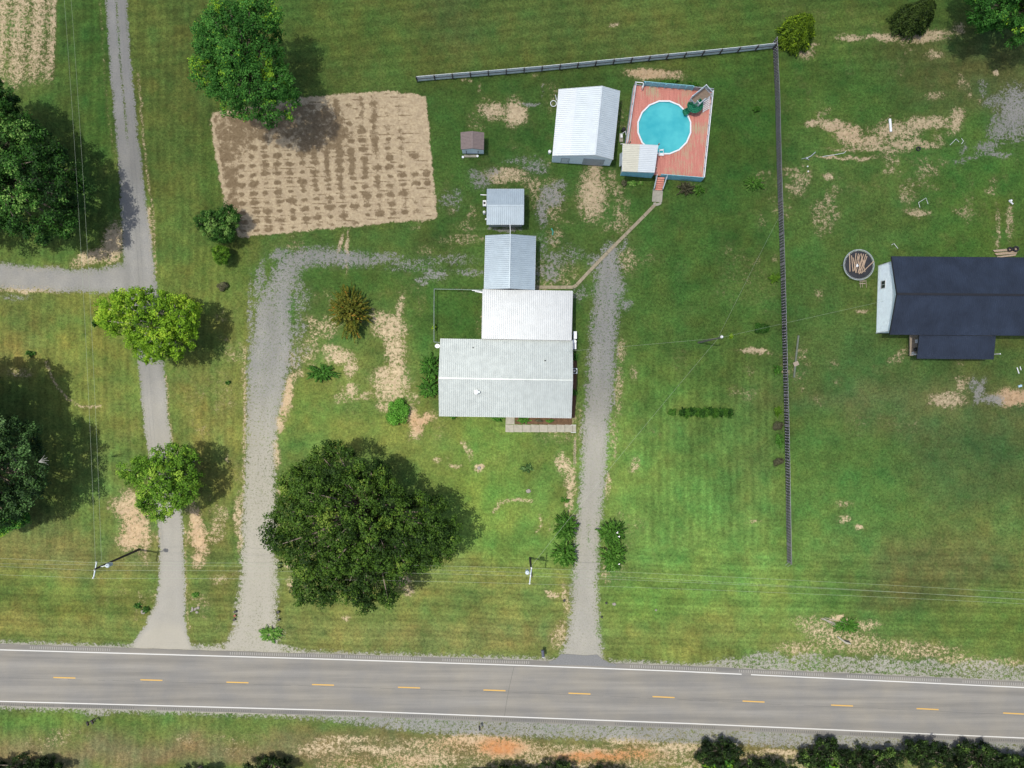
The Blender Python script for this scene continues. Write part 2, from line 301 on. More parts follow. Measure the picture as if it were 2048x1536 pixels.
    T = np.maximum.reduce([T, arc([(92,725),(110,765),(135,800),(165,815),(200,812)], .62), arc([(988,1022),(1000,1004),(1030,998),(1062,1002)], .72), arc([(1080,1030),(1084,1048),(1074,1062)], .5),
        arc([(922,885),(932,900),(938,922)], .7, 3), arc([(420,240),(436,330),(452,420)], .4, 3), arc([(276,150),(292,330),(306,420),(312,560)], .55, 4), arc([(330,750),(345,900),(352,930)], .5, 6),
        arc([(490,700),(488,950),(482,1080)], .62, 6), arc([(200,0),(212,200),(232,330)], .3, 4), arc([(1150,876),(1150,925)], .55, 5), arc([(300,740),(306,900)], .4, 4), arc([(296,420),(302,560)], .66, 10),
        arc([(300,1300),(270,1290),(300,1255),(318,1200)], .55, 8), arc([(372,1060),(372,1200),(378,1260)], .45, 5)])
    bgd = sstep(.56, .74, fbm(X, Y, 70, 301, 5))*.34+sstep(.6, .75, fbm(X, Y, 26, 302, 4))*.16
    yard = np.clip(blob(X, Y, 720, 660, 230, 210)+blob(X, Y, 1080, 420, 260, 200)+blob(X, Y, 1800, 300, 330, 240)+.7*blob(X, Y, 1750, 740, 330, 100)+.5*blob(X, Y, 1180, 980, 120, 260)+.7*blob(X, Y, 380, 1080, 150, 220)+.25, 0, 1)
    T = np.maximum(T, bgd*yard)
    # soil south of the road
    ss = sstep(0, 26, Y-yb-24)
    T = np.maximum(T, ss*(.14+.24*sstep(560, 720, X)*(1-sstep(1650, 1850, X))+.5*(fbm(X, Y*2, 70, 44)-.5)))
    for cx, cy, rx, ry, a in [(960,1480,90,14,.72),(1010,1498,60,20,.9),(700,1478,60,8,.55),(760,1500,80,10,.6),(1180,1510,100,12,.75),(1350,1495,80,12,.6),(1560,1505,60,6,.7),(640,1500,60,18,.5),(840,1520,90,12,.6),(1850,1500,60,8,.5),(1250,1480,60,10,.7)]:
        T = np.maximum(T, blob(XW, YW, cx, cy, rx, ry)*a)
    # top-left field of rows
    fl = sstep(-4, 6, 114-X-(Y*.03))*(1-sstep(150, 215, Y+X*.2)); rows = .5+.5*np.sin((X+Y*.07)/36*2*math.pi+.6)
    T = np.maximum(T, fl*(.36+.26*rows*(1-.3*sstep(80, 150, Y))+.3*(fbm(X*2, Y*.3, 20, 50)-.5)))
    # garden
    gd = inpoly(XW*.6+X*.4, YW*.6+Y*.4, GARDEN)+(fbm(X, Y, 9, 303, 3)-.5)*7; ga = sstep(-3, 3, gd); T = np.maximum(T, np.clip(.5+gd/6, 0, 1.5))
    u = X-640+(Y-300)*-.06+(fbm(X, Y, 50, 201)-.5)*5; vv = Y+(X-640)*.062+(fbm(X, Y, 60, 203)-.5)*3
    ci = np.floor(u/25).astype(int); ri = np.floor(vv/18.5).astype(int)
    fu = (u/25-ci)-.5; fv = (vv/18.5-ri)-.5
    amp = _tab[ci % 256, (ri+40) % 256]; colamp = _tab[(ci+90) % 256, 7]
    sz = .65+.75*_tab[(ci+31) % 256, (ri+11) % 256]; wet_shade = np.exp(-((fu/(.33*sz))**2+(fv/(.25*sz))**2))*1.15*sstep(.0, .55, amp+(fbm(X, Y, 60, 207)-.5)*.9+.35*blob(X, Y, 620, 350, 170, 120)-.75*sstep(730, 850, X)*fbm(X, Y, 50, 340)-.7*sstep(300, 230, Y)*sstep(600, 720, X)*fbm(X, Y, 34, 341))
    wet_shade = np.maximum(wet_shade, np.exp(-(fu/.3)**2)*sstep(.5, .8, colamp)*blob(X, Y, 690, 270, 90, 90)*1.0)
    wet_shade = np.maximum(wet_shade, .68*sstep(.2, .9, blob(X, Y, 560, 240, 140, 38, -4)+blob(X, Y, 470, 262, 46, 56)+blob(X, Y, 650, 268, 60, 30)+(fbm(X, Y, 30, 61, 5)-.5)*1.2))  # damp upper left soil, with the tree's shade partly painted into it
    wet_shade = np.maximum(wet_shade, (.35+.5*fbm(X, Y, 16, 64))*sstep(486, 462, X-(Y-300)*.08))
    wet_shade = np.maximum(wet_shade, np.exp(-(fu/.26)**2)*sstep(.5, .62, fbm(ci*31., Y*.7, 22, 208)+blob(X, Y, 700, 290, 60, 110)*.12)*blob(X, Y, 660, 320, 170, 130)*.85)
    line = np.exp(-((((vv/18.5) % 1)-.02)/.08)**2)*(.25+.8*fbm(X*.4, Y*3, 24, 66)); wet_shade = np.maximum(wet_shade, line)
    D = ga*np.clip(wet_shade*.92+(fbm(X, Y, 8, 62, 4)-.5)*.9*sstep(.05, .3, wet_shade)+(fbm(X*.5, Y*2, 12, 63, 3)-.5)*.35, 0, 1)*sstep(0, 12, gd)
    O = np.zeros(X.shape)
    for cx, cy, rx, ry, ro, a in ORG: O = np.maximum(O, blob(XW, YW, cx, cy, rx, ry, ro)*(a if cy > 1400 else a*.42))
    global GB_
    def tracks(s, w): c = s+w; return .5*np.exp(-((c-w*.45)/(w*.22))**2)
    t_ = np.maximum.reduce([tracks(sl, 25), tracks(s2, 32), tracks(s3, 24)])
    GB_ = np.clip(.45+.4*t_*sstep(300, 700, Y)+(fbm(X, Y*.6, 46, 310, 5)-.5)*1.1+(fbm(X*2.2, Y*.5, 30, 311, 3)-.5)*.5, 0, 1)
    dry = np.clip(T*1.1-.1, 0, 1)
    return gr, np.clip(G, 0, 1.6), np.clip(T, 0, 1.5), np.clip(D, 0, 1), np.clip(O, 0, 1), gd

def ground_material():
    m, t, b = nodes('mown grass, gravel and soil'); L = t.links.new; N = t.nodes.new
    b.inputs['Roughness'].default_value = .92; b.inputs['Specular IOR Level'].default_value = .12
    ag = N('ShaderNodeAttribute'); ag.attribute_name = 'grass'; am = N('ShaderNodeAttribute'); am.attribute_name = 'mask'; ao = N('ShaderNodeAttribute'); ao.attribute_name = 'extra'
    sp = N('ShaderNodeSeparateColor'); L(am.outputs['Color'], sp.inputs[0]); so = N('ShaderNodeSeparateColor'); L(ao.outputs['Color'], so.inputs[0])
    tc = N('ShaderNodeTexCoord')
    def noise(s, d=4, r=.6, sc_=None):
        n = N('ShaderNodeTexNoise'); n.inputs['Scale'].default_value = s; n.inputs['Detail'].default_value = d; n.inputs['Roughness'].default_value = r
        if sc_:
            mp = N('ShaderNodeMapping'); mp.inputs['Scale'].default_value = sc_; L(tc.outputs['Object'], mp.inputs[0]); L(mp.outputs[0], n.inputs[0])
        else: L(tc.outputs['Object'], n.inputs[0])
        return n.outputs[0]
    def mth(op, a, b_, c=None, clamp=False):
        n = N('ShaderNodeMath'); n.operation = op; n.use_clamp = clamp
        for i, x in enumerate((a, b_) if c is None else (a, b_, c)):
            if isinstance(x, (int, float)): n.inputs[i].default_value = x
            else: L(x, n.inputs[i])
        return n.outputs[0]
    def mixc(f, a, b_, typ='MIX'):
        n = N('ShaderNodeMix'); n.data_type = 'RGBA'; n.blend_type = typ
        for i, x in ((0, f), (6, a), (7, b_)):
            if isinstance(x, (int, float)): n.inputs[i].default_value = x
            elif isinstance(x, tuple): n.inputs[i].default_value = x
            else: L(x, n.inputs[i])
        return n.outputs[2]
    def ramp(x, p0, p1, c0, c1):
        n = N('ShaderNodeValToRGB'); e = n.color_ramp.elements; e[0].position = p0; e[1].position = p1; e[0].color = c0; e[1].color = c1; L(x, n.inputs[0]); return n.outputs[0]
    n1 = noise(2.0, 9, .74); n2 = noise(5.0, 5, .75); n3 = noise(.45, 6, .6); n4 = noise(2.6, 6, .62)
    nb = mth('ADD', mth('MULTIPLY', n1, .62), mth('MULTIPLY', n2, .38))
    def mask(d, k, c):     # density against noise gives broken, ragged edges
        e = mth('MULTIPLY', d, 3.0, clamp=True)
        x = mth('ADD', d, mth('MULTIPLY', mth('MULTIPLY', mth('SUBTRACT', nb, .5), k), e)); return mth('MULTIPLY_ADD', mth('SUBTRACT', x, .5), c, .5, True)
    mg = mask(sp.outputs[0], 4.4, 3.2); mt = mask(sp.outputs[1], 4.6, 2.2)
    fl_ = ramp(noise(3.6, 6, .85), .53, .60, (0, 0, 0, 1), (1, 1, 1, 1)); fa_ = mth('MULTIPLY', mth('SUBTRACT', 1.28, sp.outputs[0]), 2.6, clamp=True)
    mg = mth('MULTIPLY', mg, mth('SUBTRACT', 1.0, mth('MULTIPLY', fl_, mth('MULTIPLY', fa_, .8))))
    # grass
    f = mth('ADD', mth('MULTIPLY', n2, .55), mth('MULTIPLY', n4, .5)); f = mth('MULTIPLY_ADD', mth('SUBTRACT', f, .52), 3.6, 1.0); f = mth('MAXIMUM', f, .4)
    gv = N('ShaderNodeVectorMath'); gv.operation = 'SCALE'; L(ag.outputs['Color'], gv.inputs[0]); L(f, gv.inputs['Scale'])
    straw = ramp(noise(3.3, 7, .7), .6, .78, (0, 0, 0, 1), (1, 1, 1, 1))
    g = mixc(mth('MULTIPLY', straw, .42), gv.outputs[0], C(160, 154, 96))
    dry = mth('MULTIPLY', mth('MULTIPLY', sp.outputs[1], 1.5, clamp=True), mth('MULTIPLY_ADD', mth('SUBTRACT', n1, .5), 5.0, .62, True))
    g = mixc(mth('MULTIPLY', dry, .8), g, ramp(n4, .35, .68, C(112, 112, 62), C(158, 142, 100)))
    dg = mth('MULTIPLY', mth('MULTIPLY', sp.outputs[0], 1.5, clamp=True), mth('MULTIPLY_ADD', mth('SUBTRACT', n1, .5), 4.0, .4, True))
    g = mixc(mth('MULTIPLY', dg, .55), g, ramp(n4, .35, .68, C(98, 110, 72), C(140, 140, 118)))
    lush = ramp(noise(.9, 5, .6, (1, 1, 1)), .52, .72, (0, 0, 0, 1), (1, 1, 1, 1)); g = mixc(mth('MULTIPLY', lush, .28), g, C(52, 104, 36))
    # soil
    s = ramp(n4, .3, .72, C(196, 174, 138), C(246, 226, 186)); s = mixc(so.outputs[0], s, ramp(n1, .32, .66, C(204, 126, 74), C(228, 172, 116)))
    s = mixc(mth('MULTIPLY', ramp(noise(.8, 8, .7), .42, .66, (0, 0, 0, 1), (1, 1, 1, 1)), .5), s, C(178, 158, 130))
    s = mixc(mth('MULTIPLY', ramp(n2, .56, .7, (0, 0, 0, 1), (1, 1, 1, 1)), .4), s, C(130, 110, 82))
    dm = mth('MULTIPLY_ADD', mth('ADD', mth('SUBTRACT', sp.outputs[2], .42), mth('MULTIPLY', mth('SUBTRACT', nb, .5), 2.2)), 3, .5, True)
    s = mixc(mth('MULTIPLY', dm, .78), s, ramp(n4, .3, .7, C(112, 92, 66), C(142, 120, 88)))
    # gravel
    vo = N('ShaderNodeTexVoronoi'); vo.inputs['Scale'].default_value = 9; L(tc.outputs['Object'], vo.inputs[0])
    gr = ramp(n2, .28, .74, C(142, 142, 138), C(197, 196, 188)); gr = mixc(.35, gr, ramp(n3, .35, .68, C(153, 155, 157), C(188, 185, 174)))
    gr = mixc(mth('MULTIPLY', ramp(noise(11, 3, .8), .6, .72, (0, 0, 0, 1), (1, 1, 1, 1)), .4), gr, C(108, 108, 104))
    gr = mixc(mth('MULTIPLY', mth('SUBTRACT', 1.0, so.outputs[2]), .72), gr, C(138, 138, 133)); gr = mixc(so.outputs[1], gr, C(204, 198, 178))
    c = mixc(mt, g, s); c = mixc(mg, c, gr)
    L(c, b.inputs['Base Color'])
    bp = N('ShaderNodeBump'); bp.inputs['Strength'].default_value = .55; bp.inputs['Distance'].default_value = .09; L(nb, bp.inputs['Height']); L(bp.outputs[0], b.inputs['Normal'])
    return m
MG = ground_material()
def grid_mesh(name, X, Y, Z, keep, data, kind='structure'):
    ny, nx = X.shape; i = np.arange(nx*ny).reshape(ny, nx)
    F = np.stack([i[:-1,:-1], i[1:,:-1], i[1:,1:], i[:-1,1:]], -1).reshape(-1, 4)[keep.reshape(-1)]
    used = np.zeros(nx*ny, bool); used[F.reshape(-1)] = True; re = np.cumsum(used)-1; F = re[F]
    v = np.stack([(X-1024)/PPM, (768-Y)/PPM, Z], -1).reshape(-1, 3)[used]
    me = bpy.data.meshes.new(name); me.vertices.add(len(v)); me.vertices.foreach_set('co', v.astype('f').reshape(-1))
    me.loops.add(len(F)*4); me.loops.foreach_set('vertex_index', F.astype('i').reshape(-1))
    me.polygons.add(len(F)); me.polygons.foreach_set('loop_start', np.arange(0, len(F)*4, 4, dtype='i'))
    me.update(calc_edges=True); me.validate()
    for k, a in data.items():
        at = me.attributes.new(k, 'FLOAT_COLOR', 'POINT'); a = a.reshape(-1, a.shape[-1])[used]
        a = np.concatenate([a, np.ones((len(a), 4-a.shape[1]))], 1); at.data.foreach_set('color', a.astype('f').reshape(-1))
    me.polygons.foreach_set('use_smooth', [True]*len(me.polygons))
    me.materials.append(MG); o = bpy.data.objects.new(name, me); COL.objects.link(o); tag(o, kind=kind); return o
def build_ground():
    st = 2.6; xs = np.arange(-110, 2160, st); ys = np.arange(-110, 1650, st); X, Y = np.meshgrid(xs, ys)
    gr, G, T, D, O, gd = fields(X, Y)
    sl = pline(X, Y, LANE)
    Lt = .5*np.clip(-sl/20, 0, 1)*sstep(1230, 1280, Y)*(.4+fbm(X, Y*.2, 8, 71))
    Lt += .35*sstep(700, 900, Y)*(1-sstep(1420, 1440, Y))+.25*sstep(740, 1000, X*0+Y)*(X > 400)*(X < 600)
    Z = (fbm(X, Y, 50, 80)-.5)*.10 * (1-G*.7)
    Z = Z - .02; road = (Y > yat(ROAD_T, X)-14) & (Y < yat(ROAD_B, X)+14); Z = np.where(road, -.05, Z)
    Z = Z + .0; Z = np.where(gd > 0, Z+.03*np.sin((Y+(X-640)*.062)/9.25*math.pi), Z)
    data = {'grass': gr, 'mask': np.stack([G, T, D], -1), 'extra': np.stack([O, np.clip(Lt, 0, .6), GB_], -1)}
    fc = lambda A: (A[:-1,:-1]+A[1:,:-1]+A[1:,1:]+A[:-1,1:])/4
    s3 = fc(pline(X, Y, DRV3)); s2 = fc(pline(X, Y, DRV2)); s1 = fc(np.minimum(sl, pline(X, Y, SIDE))); roadf = fc(road*1.0) > .5
    d3 = (s3 < 0) & ~roadf; d2 = (s2 < 0) & ~roadf & ~d3; d1 = (s1 < 0) & ~roadf & ~d2; g_ = (fc(gd) > 0) & ~d2
    grid_mesh('ground', X, Y, Z, ~(d1 | d2 | d3 | g_), data)
    for nm, k, in (('gravel_lane', d1), ('gravel_driveway', d2), ('gravel_driveway', d3), ('soil_plot', g_)): grid_mesh(nm, X, Y, Z, k, data)
    # land beyond, to the horizon
    e = np.concatenate([np.linspace(-22000, -1500, 14), np.linspace(-1400, 3500, 99), np.linspace(3700, 24000, 14)]); X2, Y2 = np.meshgrid(e, e)
    gr, G, T, D, O, gd = fields(X2, Y2); G = np.clip(G, 0, 1)*(X2 < 0)*0; T = T*0
    ins = (fc(X2) > -60) & (fc(X2) < 2110) & (fc(Y2) > -60) & (fc(Y2) < 1590)
    grid_mesh('ground', X2, Y2, X2*0-.14, ~ins & True, {'grass': gr, 'mask': np.stack([G, T, D*0], -1), 'extra': np.stack([O*0, O*0, O*0], -1)})
build_ground()

# ------------------------------------------------------------------ road
def strip(L0, L1, x0, x1, z, n=60, f0=0.0, f1=0.0):
    b = MB(); xs = np.linspace(x0, x1, n+1)
    for a, c in zip(xs[:-1], xs[1:]):
        b.quad(P(a, yat(L1, a)+f1, 0)+Vector((0,0,z)), P(c, yat(L1, c)+f1)+Vector((0,0,z)), P(c, yat(L0, c)+f0)+Vector((0,0,z)), P(a, yat(L0, a)+f0)+Vector((0,0,z)))
    return b
LT = [(-300,1291),(0,1299.5),(680,1319),(1050,1331),(1348,1342),(2048,1375),(2400,1393)]
LB = [(-300,1394),(0,1402.5),(700,1421.5),(1380,1447),(2048,1476),(2400,1494)]
LC = [(-300,1345),(0,1352),(302,1360),(645,1369.5),(988,1380.5),(1158,1387),(1327,1394),(1507,1403),(1685,1411),(1856,1418),(2048,1428),(2400,1447)]
def asphalt_mat():
    m, t, b = nodes('aged asphalt'); L = t.links.new; N = t.nodes.new
    b.inputs['Roughness'].default_value = .85; b.inputs['Specular IOR Level'].default_value = .25
    tc = N('ShaderNodeTexCoord'); n = N('ShaderNodeTexNoise'); n.inputs['Scale'].default_value = 12; n.inputs['Detail'].default_value = 6; n.inputs['Roughness'].default_value = .8; L(tc.outputs['Object'], n.inputs[0])
    mp = N('ShaderNodeMapping'); mp.inputs['Scale'].default_value = (.04, 1.0, 1); mp.inputs['Rotation'].default_value = (0, 0, R(1.9)); L(tc.outputs['Object'], mp.inputs[0])
    n2 = N('ShaderNodeTexNoise'); n2.inputs['Scale'].default_value = 1.1; n2.inputs['Detail'].default_value = 7; n2.inputs['Roughness'].default_value = .6; L(mp.outputs[0], n2.inputs[0])
    n3 = N('ShaderNodeTexNoise'); n3.inputs['Scale'].default_value = .25; n3.inputs['Detail'].default_value = 5; L(tc.outputs['Object'], n3.inputs[0])
    r1 = N('ShaderNodeValToRGB'); r1.color_ramp.elements[0].position = .3; r1.color_ramp.elements[1].position = .7; r1.color_ramp.elements[0].color = C(142, 140, 135); r1.color_ramp.elements[1].color = C(168, 165, 157); L(n2.outputs[0], r1.inputs[0])
    r2 = N('ShaderNodeValToRGB'); r2.color_ramp.elements[0].position = .35; r2.color_ramp.elements[1].position = .7; r2.color_ramp.elements[0].color = (.9, .91, .93, 1); r2.color_ramp.elements[1].color = (1.08, 1.05, .98, 1); L(n3.outputs[0], r2.inputs[0])
    r3 = N('ShaderNodeValToRGB'); r3.color_ramp.elements[0].position = .3; r3.color_ramp.elements[1].position = .75; r3.color_ramp.elements[0].color = (.82, .82, .82, 1); r3.color_ramp.elements[1].color = (1.12, 1.12, 1.12, 1); L(n.outputs[0], r3.inputs[0])
    def mul(a, c):
        x = N('ShaderNodeMix'); x.data_type = 'RGBA'; x.blend_type = 'MULTIPLY'; x.inputs[0].default_value = 1; L(a, x.inputs[6]); L(c, x.inputs[7]); return x.outputs[2]
    at = N('ShaderNodeAttribute'); at.attribute_name = 'wear'
    L(mul(mul(mul(r1.outputs[0], r2.outputs[0]), r3.outputs[0]), at.outputs['Color']), b.inputs['Base Color'])
    bp = N('ShaderNodeBump'); bp.inputs['Strength'].default_value = .4; bp.inputs['Distance'].default_value = .01; L(n.outputs[0], bp.inputs['Height']); L(bp.outputs[0], b.inputs['Normal'])
    return m
def build_road():
    me_n = 'road'; nx, ny = 260, 40; u = np.linspace(-300, 2400, nx); v = np.linspace(0, 1, ny); U, V = np.meshgrid(u, v)
    jag = (fbm(U, V*0, 9, 90, 3)-.5)*2.4
    yt = yat(ROAD_T, U)+jag*(V == 0); yb = yat(ROAD_B, U)+jag*(V == 1); Y = yt+(yb-yt)*V
    w_ = np.ones(U.shape)
    for c, s_, a in ((.2,.045,-.07),(.43,.05,-.04),(.6,.05,-.05),(.83,.05,-.07),(.505,.008,-.12),(.31,.05,.05),(.71,.05,.05)): w_ += a*np.exp(-((V-c)/s_)**2)*(.6+.8*fbm(U, V*200, 120, 93))
    w_ *= np.where((V < .075) | (V > .93), .86, 1)
    col = np.stack([w_]*3, -1)
    ins = np.ones((ny-1, nx-1), bool)
    o = grid_mesh('road', U, Y, U*0+.012, ins, {'wear': col}); o.data.materials[0] = asphalt_mat(); return o
ROAD = build_road(); MROAD = ROAD.data.materials[0]
wornw = mat('worn white road paint', C(236, 236, 230), .7, .08, 14); yel = mat('yellow road paint', C(236, 190, 96), .7, .1, 12)
seam = mat('dark crack filler', C(96, 96, 94), .8, .1, 8); rum = mat('milled rumble grooves', C(120, 120, 116), .9, .15, 8); ruml = mat('worn rumble ridges', C(176, 174, 166), .9, .12, 8)
tag(strip(LT, LT, -290, 1483, .018, 70, -1, 1).build('road_marking', wornw), kind='structure')
tag(strip(LT, LT, 1502, 2390, .018, 40, -1, 1).build('road_marking', wornw), kind='structure')
tag(strip(LB, LB, -290, 2390, .018, 90, -1, 1).build('road_marking', wornw), kind='structure')
for x0 in (-237, -65, 107, 281, 453, 624, 796, 967, 1137, 1305, 1485, 1662, 1833, 2006, 2180): 
    tag(strip(LC, LC, x0, x0+44, .018, 4, -1.1, 1.1).build('road_marking', yel), kind='structure')
cr = MB(); pts = [P(1028,1334),P(1024,1350),P(1019,1372),(P(1013,1405)),P(1009,1432)]
for a, c in zip(pts[:-1], pts[1:]): cr.beam(a+Vector((0,0,.012)), c+Vector((0,0,.012)), .035, .012)
tag(cr.build('road_crack', seam), kind='structure')
cl = MB(); xs_ = np.linspace(-280, 2380, 180); rs_ = random.Random(5)
for a, c in zip(xs_[:-1], xs_[1:]):
    if rs_.random() < .8: cl.beam(P(a, yat(LC, a)+3.2+.3*math.sin(a*.05))+Vector((0,0,.0125)), P(c, yat(LC, c)+3.2+.3*math.sin(c*.05))+Vector((0,0,.0125)), .022, .01)
tag(cl.build('road_crack', seam), kind='structure')
def rumble(L, off, m, segs, dy):
    b = MB()
    for a, e in segs:
        x = a
        while x < e:
            y = yat(L, x)+off; b.quad(*[P(*q)+Vector((0,0,.017)) for q in ((x, y+dy), (x+1.7, y+dy), (x+1.7, y-dy), (x, y-dy))]); x += 4.4
    return tag(b.build('rumble_strip', m), kind='structure')
rumble(LT, -6.2, ruml, [(60,220),(460,680),(690,840),(885,1060),(1260,1345),(1350,1430),(1478,1648),(1694,1882),(1925,2120)], 2.6)
rumble(LB, 6.0, rum, [(0,110),(130,270),(315,500),(545,720),(765,960),(985,1190),(1230,1430),(1480,1660),(1700,1840),(1870,2100)], 2.3)
# paved apron of the right driveway
ap = MB(); q = [(1098,1323),(1112,1318),(1122,1308),(1150,1309),(1170,1311),(1194,1309),(1204,1318),(1220,1326),(1232,1328.5)]
ap.poly([P(x, y)+Vector((0,0,.024)) for x, y in q]+[P(1232,1333)+Vector((0,0,.024)), P(1098,1329)+Vector((0,0,.024))])
APM = mat('newer asphalt apron', C(138, 139, 138), .85, .1, 5); tag(ap.build('driveway_apron', APM), kind='structure')
# ------------------------------------------------------------------ foliage
def leaf_mat(name, dark, lite, tip=None, transl=.25):
    m, t, b = nodes(name); L = t.links.new; N = t.nodes.new
    b.inputs['Roughness'].default_value = .6; b.inputs['Specular IOR Level'].default_value = .14
    at = N('ShaderNodeAttribute'); at.attribute_name = 'tone'
    r = N('ShaderNodeValToRGB'); e = r.color_ramp.elements; e[0].position = .1; e[0].color = dark; e[1].position = .75; e[1].color = lite
    if tip: x = e.new(.95); x.color = tip
    L(at.outputs['Fac'], r.inputs[0]); L(r.outputs[0], b.inputs['Base Color'])
    tr = N('ShaderNodeBsdfTranslucent'); mx = N('ShaderNodeMixShader'); mx.inputs[0].default_value = transl
    L(r.outputs[0], tr.inputs[0]); L(b.outputs[0], mx.inputs[1]); L(tr.outputs[0], mx.inputs[2]); L(mx.outputs[0], t.nodes['Material Output'].inputs[0])
    return m
BARK = mat('grey brown bark', (.16, .13, .10, 1), .9, .25, 6, bump=.5)
BARKL = mat('pale smooth bark', (.32, .29, .25, 1), .85, .2, 5, bump=.3)
def leaves_mesh(name, pos, nrm, size, tone, m, parent, aspect=1.0, axis=None):
    """one quad per leaf spray; pos/nrm (n,3), size (n,), tone (n,)"""
    n = len(pos); nrm = nrm/np.maximum(np.linalg.norm(nrm, axis=1, keepdims=True), 1e-6)
    a = rng.normal(size=(n, 3)) if axis is None else axis
    x = a - nrm*(a*nrm).sum(1, keepdims=True); x /= np.maximum(np.linalg.norm(x, axis=1, keepdims=True), 1e-6); y = np.cross(nrm, x)
    sx = (size*.5*aspect)[:, None]; sy = (size*.5/math.sqrt(aspect))[:, None]; bend = (nrm*size[:, None]*.18)
    v = np.stack([pos-x*sx*1.15-bend, pos-y*sy*.8, pos+x*sx*1.15-bend, pos+y*sy*.8], 1).reshape(-1, 3) - np.array(parent.location)
    me = bpy.data.meshes.new(name); me.vertices.add(n*4); me.vertices.foreach_set('co', v.astype('f').reshape(-1))
    me.loops.add(n*4); me.loops.foreach_set('vertex_index', np.arange(n*4, dtype='i'))
    me.polygons.add(n); me.polygons.foreach_set('loop_start', np.arange(0, n*4, 4, dtype='i')); me.update(calc_edges=True)
    at = me.attributes.new('tone', 'FLOAT', 'POINT'); at.data.foreach_set('value', np.repeat(np.clip(tone, 0, 1), 4).astype('f'))
    me.materials.append(m); o = bpy.data.objects.new(name, me); COL.objects.link(o); o.parent = parent; return o
def rdir(n, up=0.0):
    d = rng.normal(size=(n, 3)); d[:, 2] += up; return d/np.linalg.norm(d, axis=1, keepdims=True)
def dome(Xw, Yw, poly, z0, z1, dm, pw=.5):
    d = inpoly(Xw, Yw, poly); r = np.clip(d/dm, 0, 1); return d, z0+(z1-z0)*(1-(1-r)**2)**pw
def tree(label, cat, name, outline, zw, ztop, m, ctr=None, big=1.6, small=.5, leaf=.3, dens=1.0, gap=0.0, bark=BARK, seed=1, group=None, drop=.5, trunk_r=None, tips=.12, zbase=None, tonebase=.45, rough=.8):
    """tree from a crown outline (plan units at its widest height zw) : lobes > leaf sprays"""
    global rng
    rng = np.random.default_rng(seed)
    poly = [tuple(P(x, y, zw)[:2]) for x, y in outline]; A = np.array(poly)
    x0, y0 = A.min(0); x1, y1 = A.max(0)
    gx, gy = np.meshgrid(np.linspace(x0, x1, 60), np.linspace(y0, y1, 60)); dd = inpoly(gx, gy, poly); dm = dd.max()
    k = np.unravel_index(dd.argmax(), dd.shape); c = np.array([gx[k], gy[k]]) if ctr is None else np.array(P(*ctr, zw)[:2])
    th = thing(name, (c[0], c[1], 0), label, cat, group)
    # big lobes by dart throwing
    lobes = []; tries = 0; area = (dd > 0).mean()*(x1-x0)*(y1-y0)
    PX = rng.uniform(x0, x1, 6000); PY = rng.uniform(y0, y1, 6000); PD = inpoly(PX, PY, poly)
    for p0_, p1_, d in zip(PX, PY, PD):
        p = (p0_, p1_)
        if d < big*.25: continue
        r = big*rng.uniform(.7, 1.2)*(0.72+.28*min(1, d/dm*1.6))
        r = min(r, max(d*1.15, big*.45))
        if all((p[0]-q[0])**2+(p[1]-q[1])**2 > ((r+q[3])*.62)**2 for q in lobes):
            z = zw+(ztop-zw)*(1-(1-min(1, d/dm))**2)**.6 - r*.8 + rng.normal()*rough*big*.62
            lobes.append((p[0], p[1], z, r, rng.uniform(-.22, .22)+(rng.random() < tips)*.4))
    # lower, outer lobes fill the crown's depth
    for (lx, ly, lz, lr, lt) in list(lobes):
        for j in range(2):
            q = np.array([lx, ly])+rng.normal(size=2)*lr*.7; z = lz-lr*rng.uniform(1.0, 2.2)
            if z > (zbase or zw*.35)+lr*.5 and inpoly(np.array([q[0]]), np.array([q[1]]), poly)[0] > lr*.6: lobes.append((q[0], q[1], z, lr*.85, lt-.1))
    if gap:
        lobes = [l for l in lobes if rng.random() > gap]
    LP = []; LN = []; LS = []; LTn = []
    for (lx, ly, lz, lr, lt) in lobes:
        ns = max(5, int(7*(lr/small)**2*.5*dens)); dr = rdir(ns, .35)
        rr = lr*(.72+.36*rng.random(ns)); sp = np.stack([lx+dr[:, 0]*rr, ly+dr[:, 1]*rr, lz+dr[:, 2]*rr*.8], -1)
        st = rng.normal(size=ns)*.14
        leaf_ = leaf*.82; nl = max(4, int(11*(small/leaf)**1.4*.78)); 
        d2 = rdir(ns*nl, .5); base = np.repeat(sp, nl, 0); r2 = small*(.35+.75*rng.random(ns*nl))[:, None]*np.array([[1, 1, .7]])
        LP.append(base+d2*r2); LN.append(d2*.8+np.repeat(dr, nl, 0)*.5+np.array([[0, 0, .55]])+rng.normal(size=(ns*nl, 3))*.45)
        LS.append(leaf_*rng.uniform(.6, 1.25, ns*nl)); LTn.append(tonebase+lt+np.repeat(st, nl)+rng.normal(size=ns*nl)*.13)
    pos = np.concatenate(LP); 
    ok = pos[:, 2] > .1; pos = pos[ok]
    leaves_mesh('crown', pos, np.concatenate(LN)[ok], np.concatenate(LS)[ok], np.concatenate(LTn)[ok], m, th)
    # trunk and limbs
    tr = trunk_r or (.10+.022*max(x1-x0, y1-y0)); b = MB(); hb = zw*.42
    base = Vector((c[0], c[1], -.1)); fork = Vector((c[0]+rng.normal()*.15, c[1]+rng.normal()*.15, hb))
    b.tube([base, base+Vector((0,0,.35)), (base+fork)/2+Vector((rng.normal()*.1, rng.normal()*.1, 0)), fork], [tr*1.5, tr*1.1, tr*.9, tr*.8], 9)
    ls = sorted([l for l in lobes], key=lambda l: -l[3])[:max(8, int(len(lobes)*.45))]
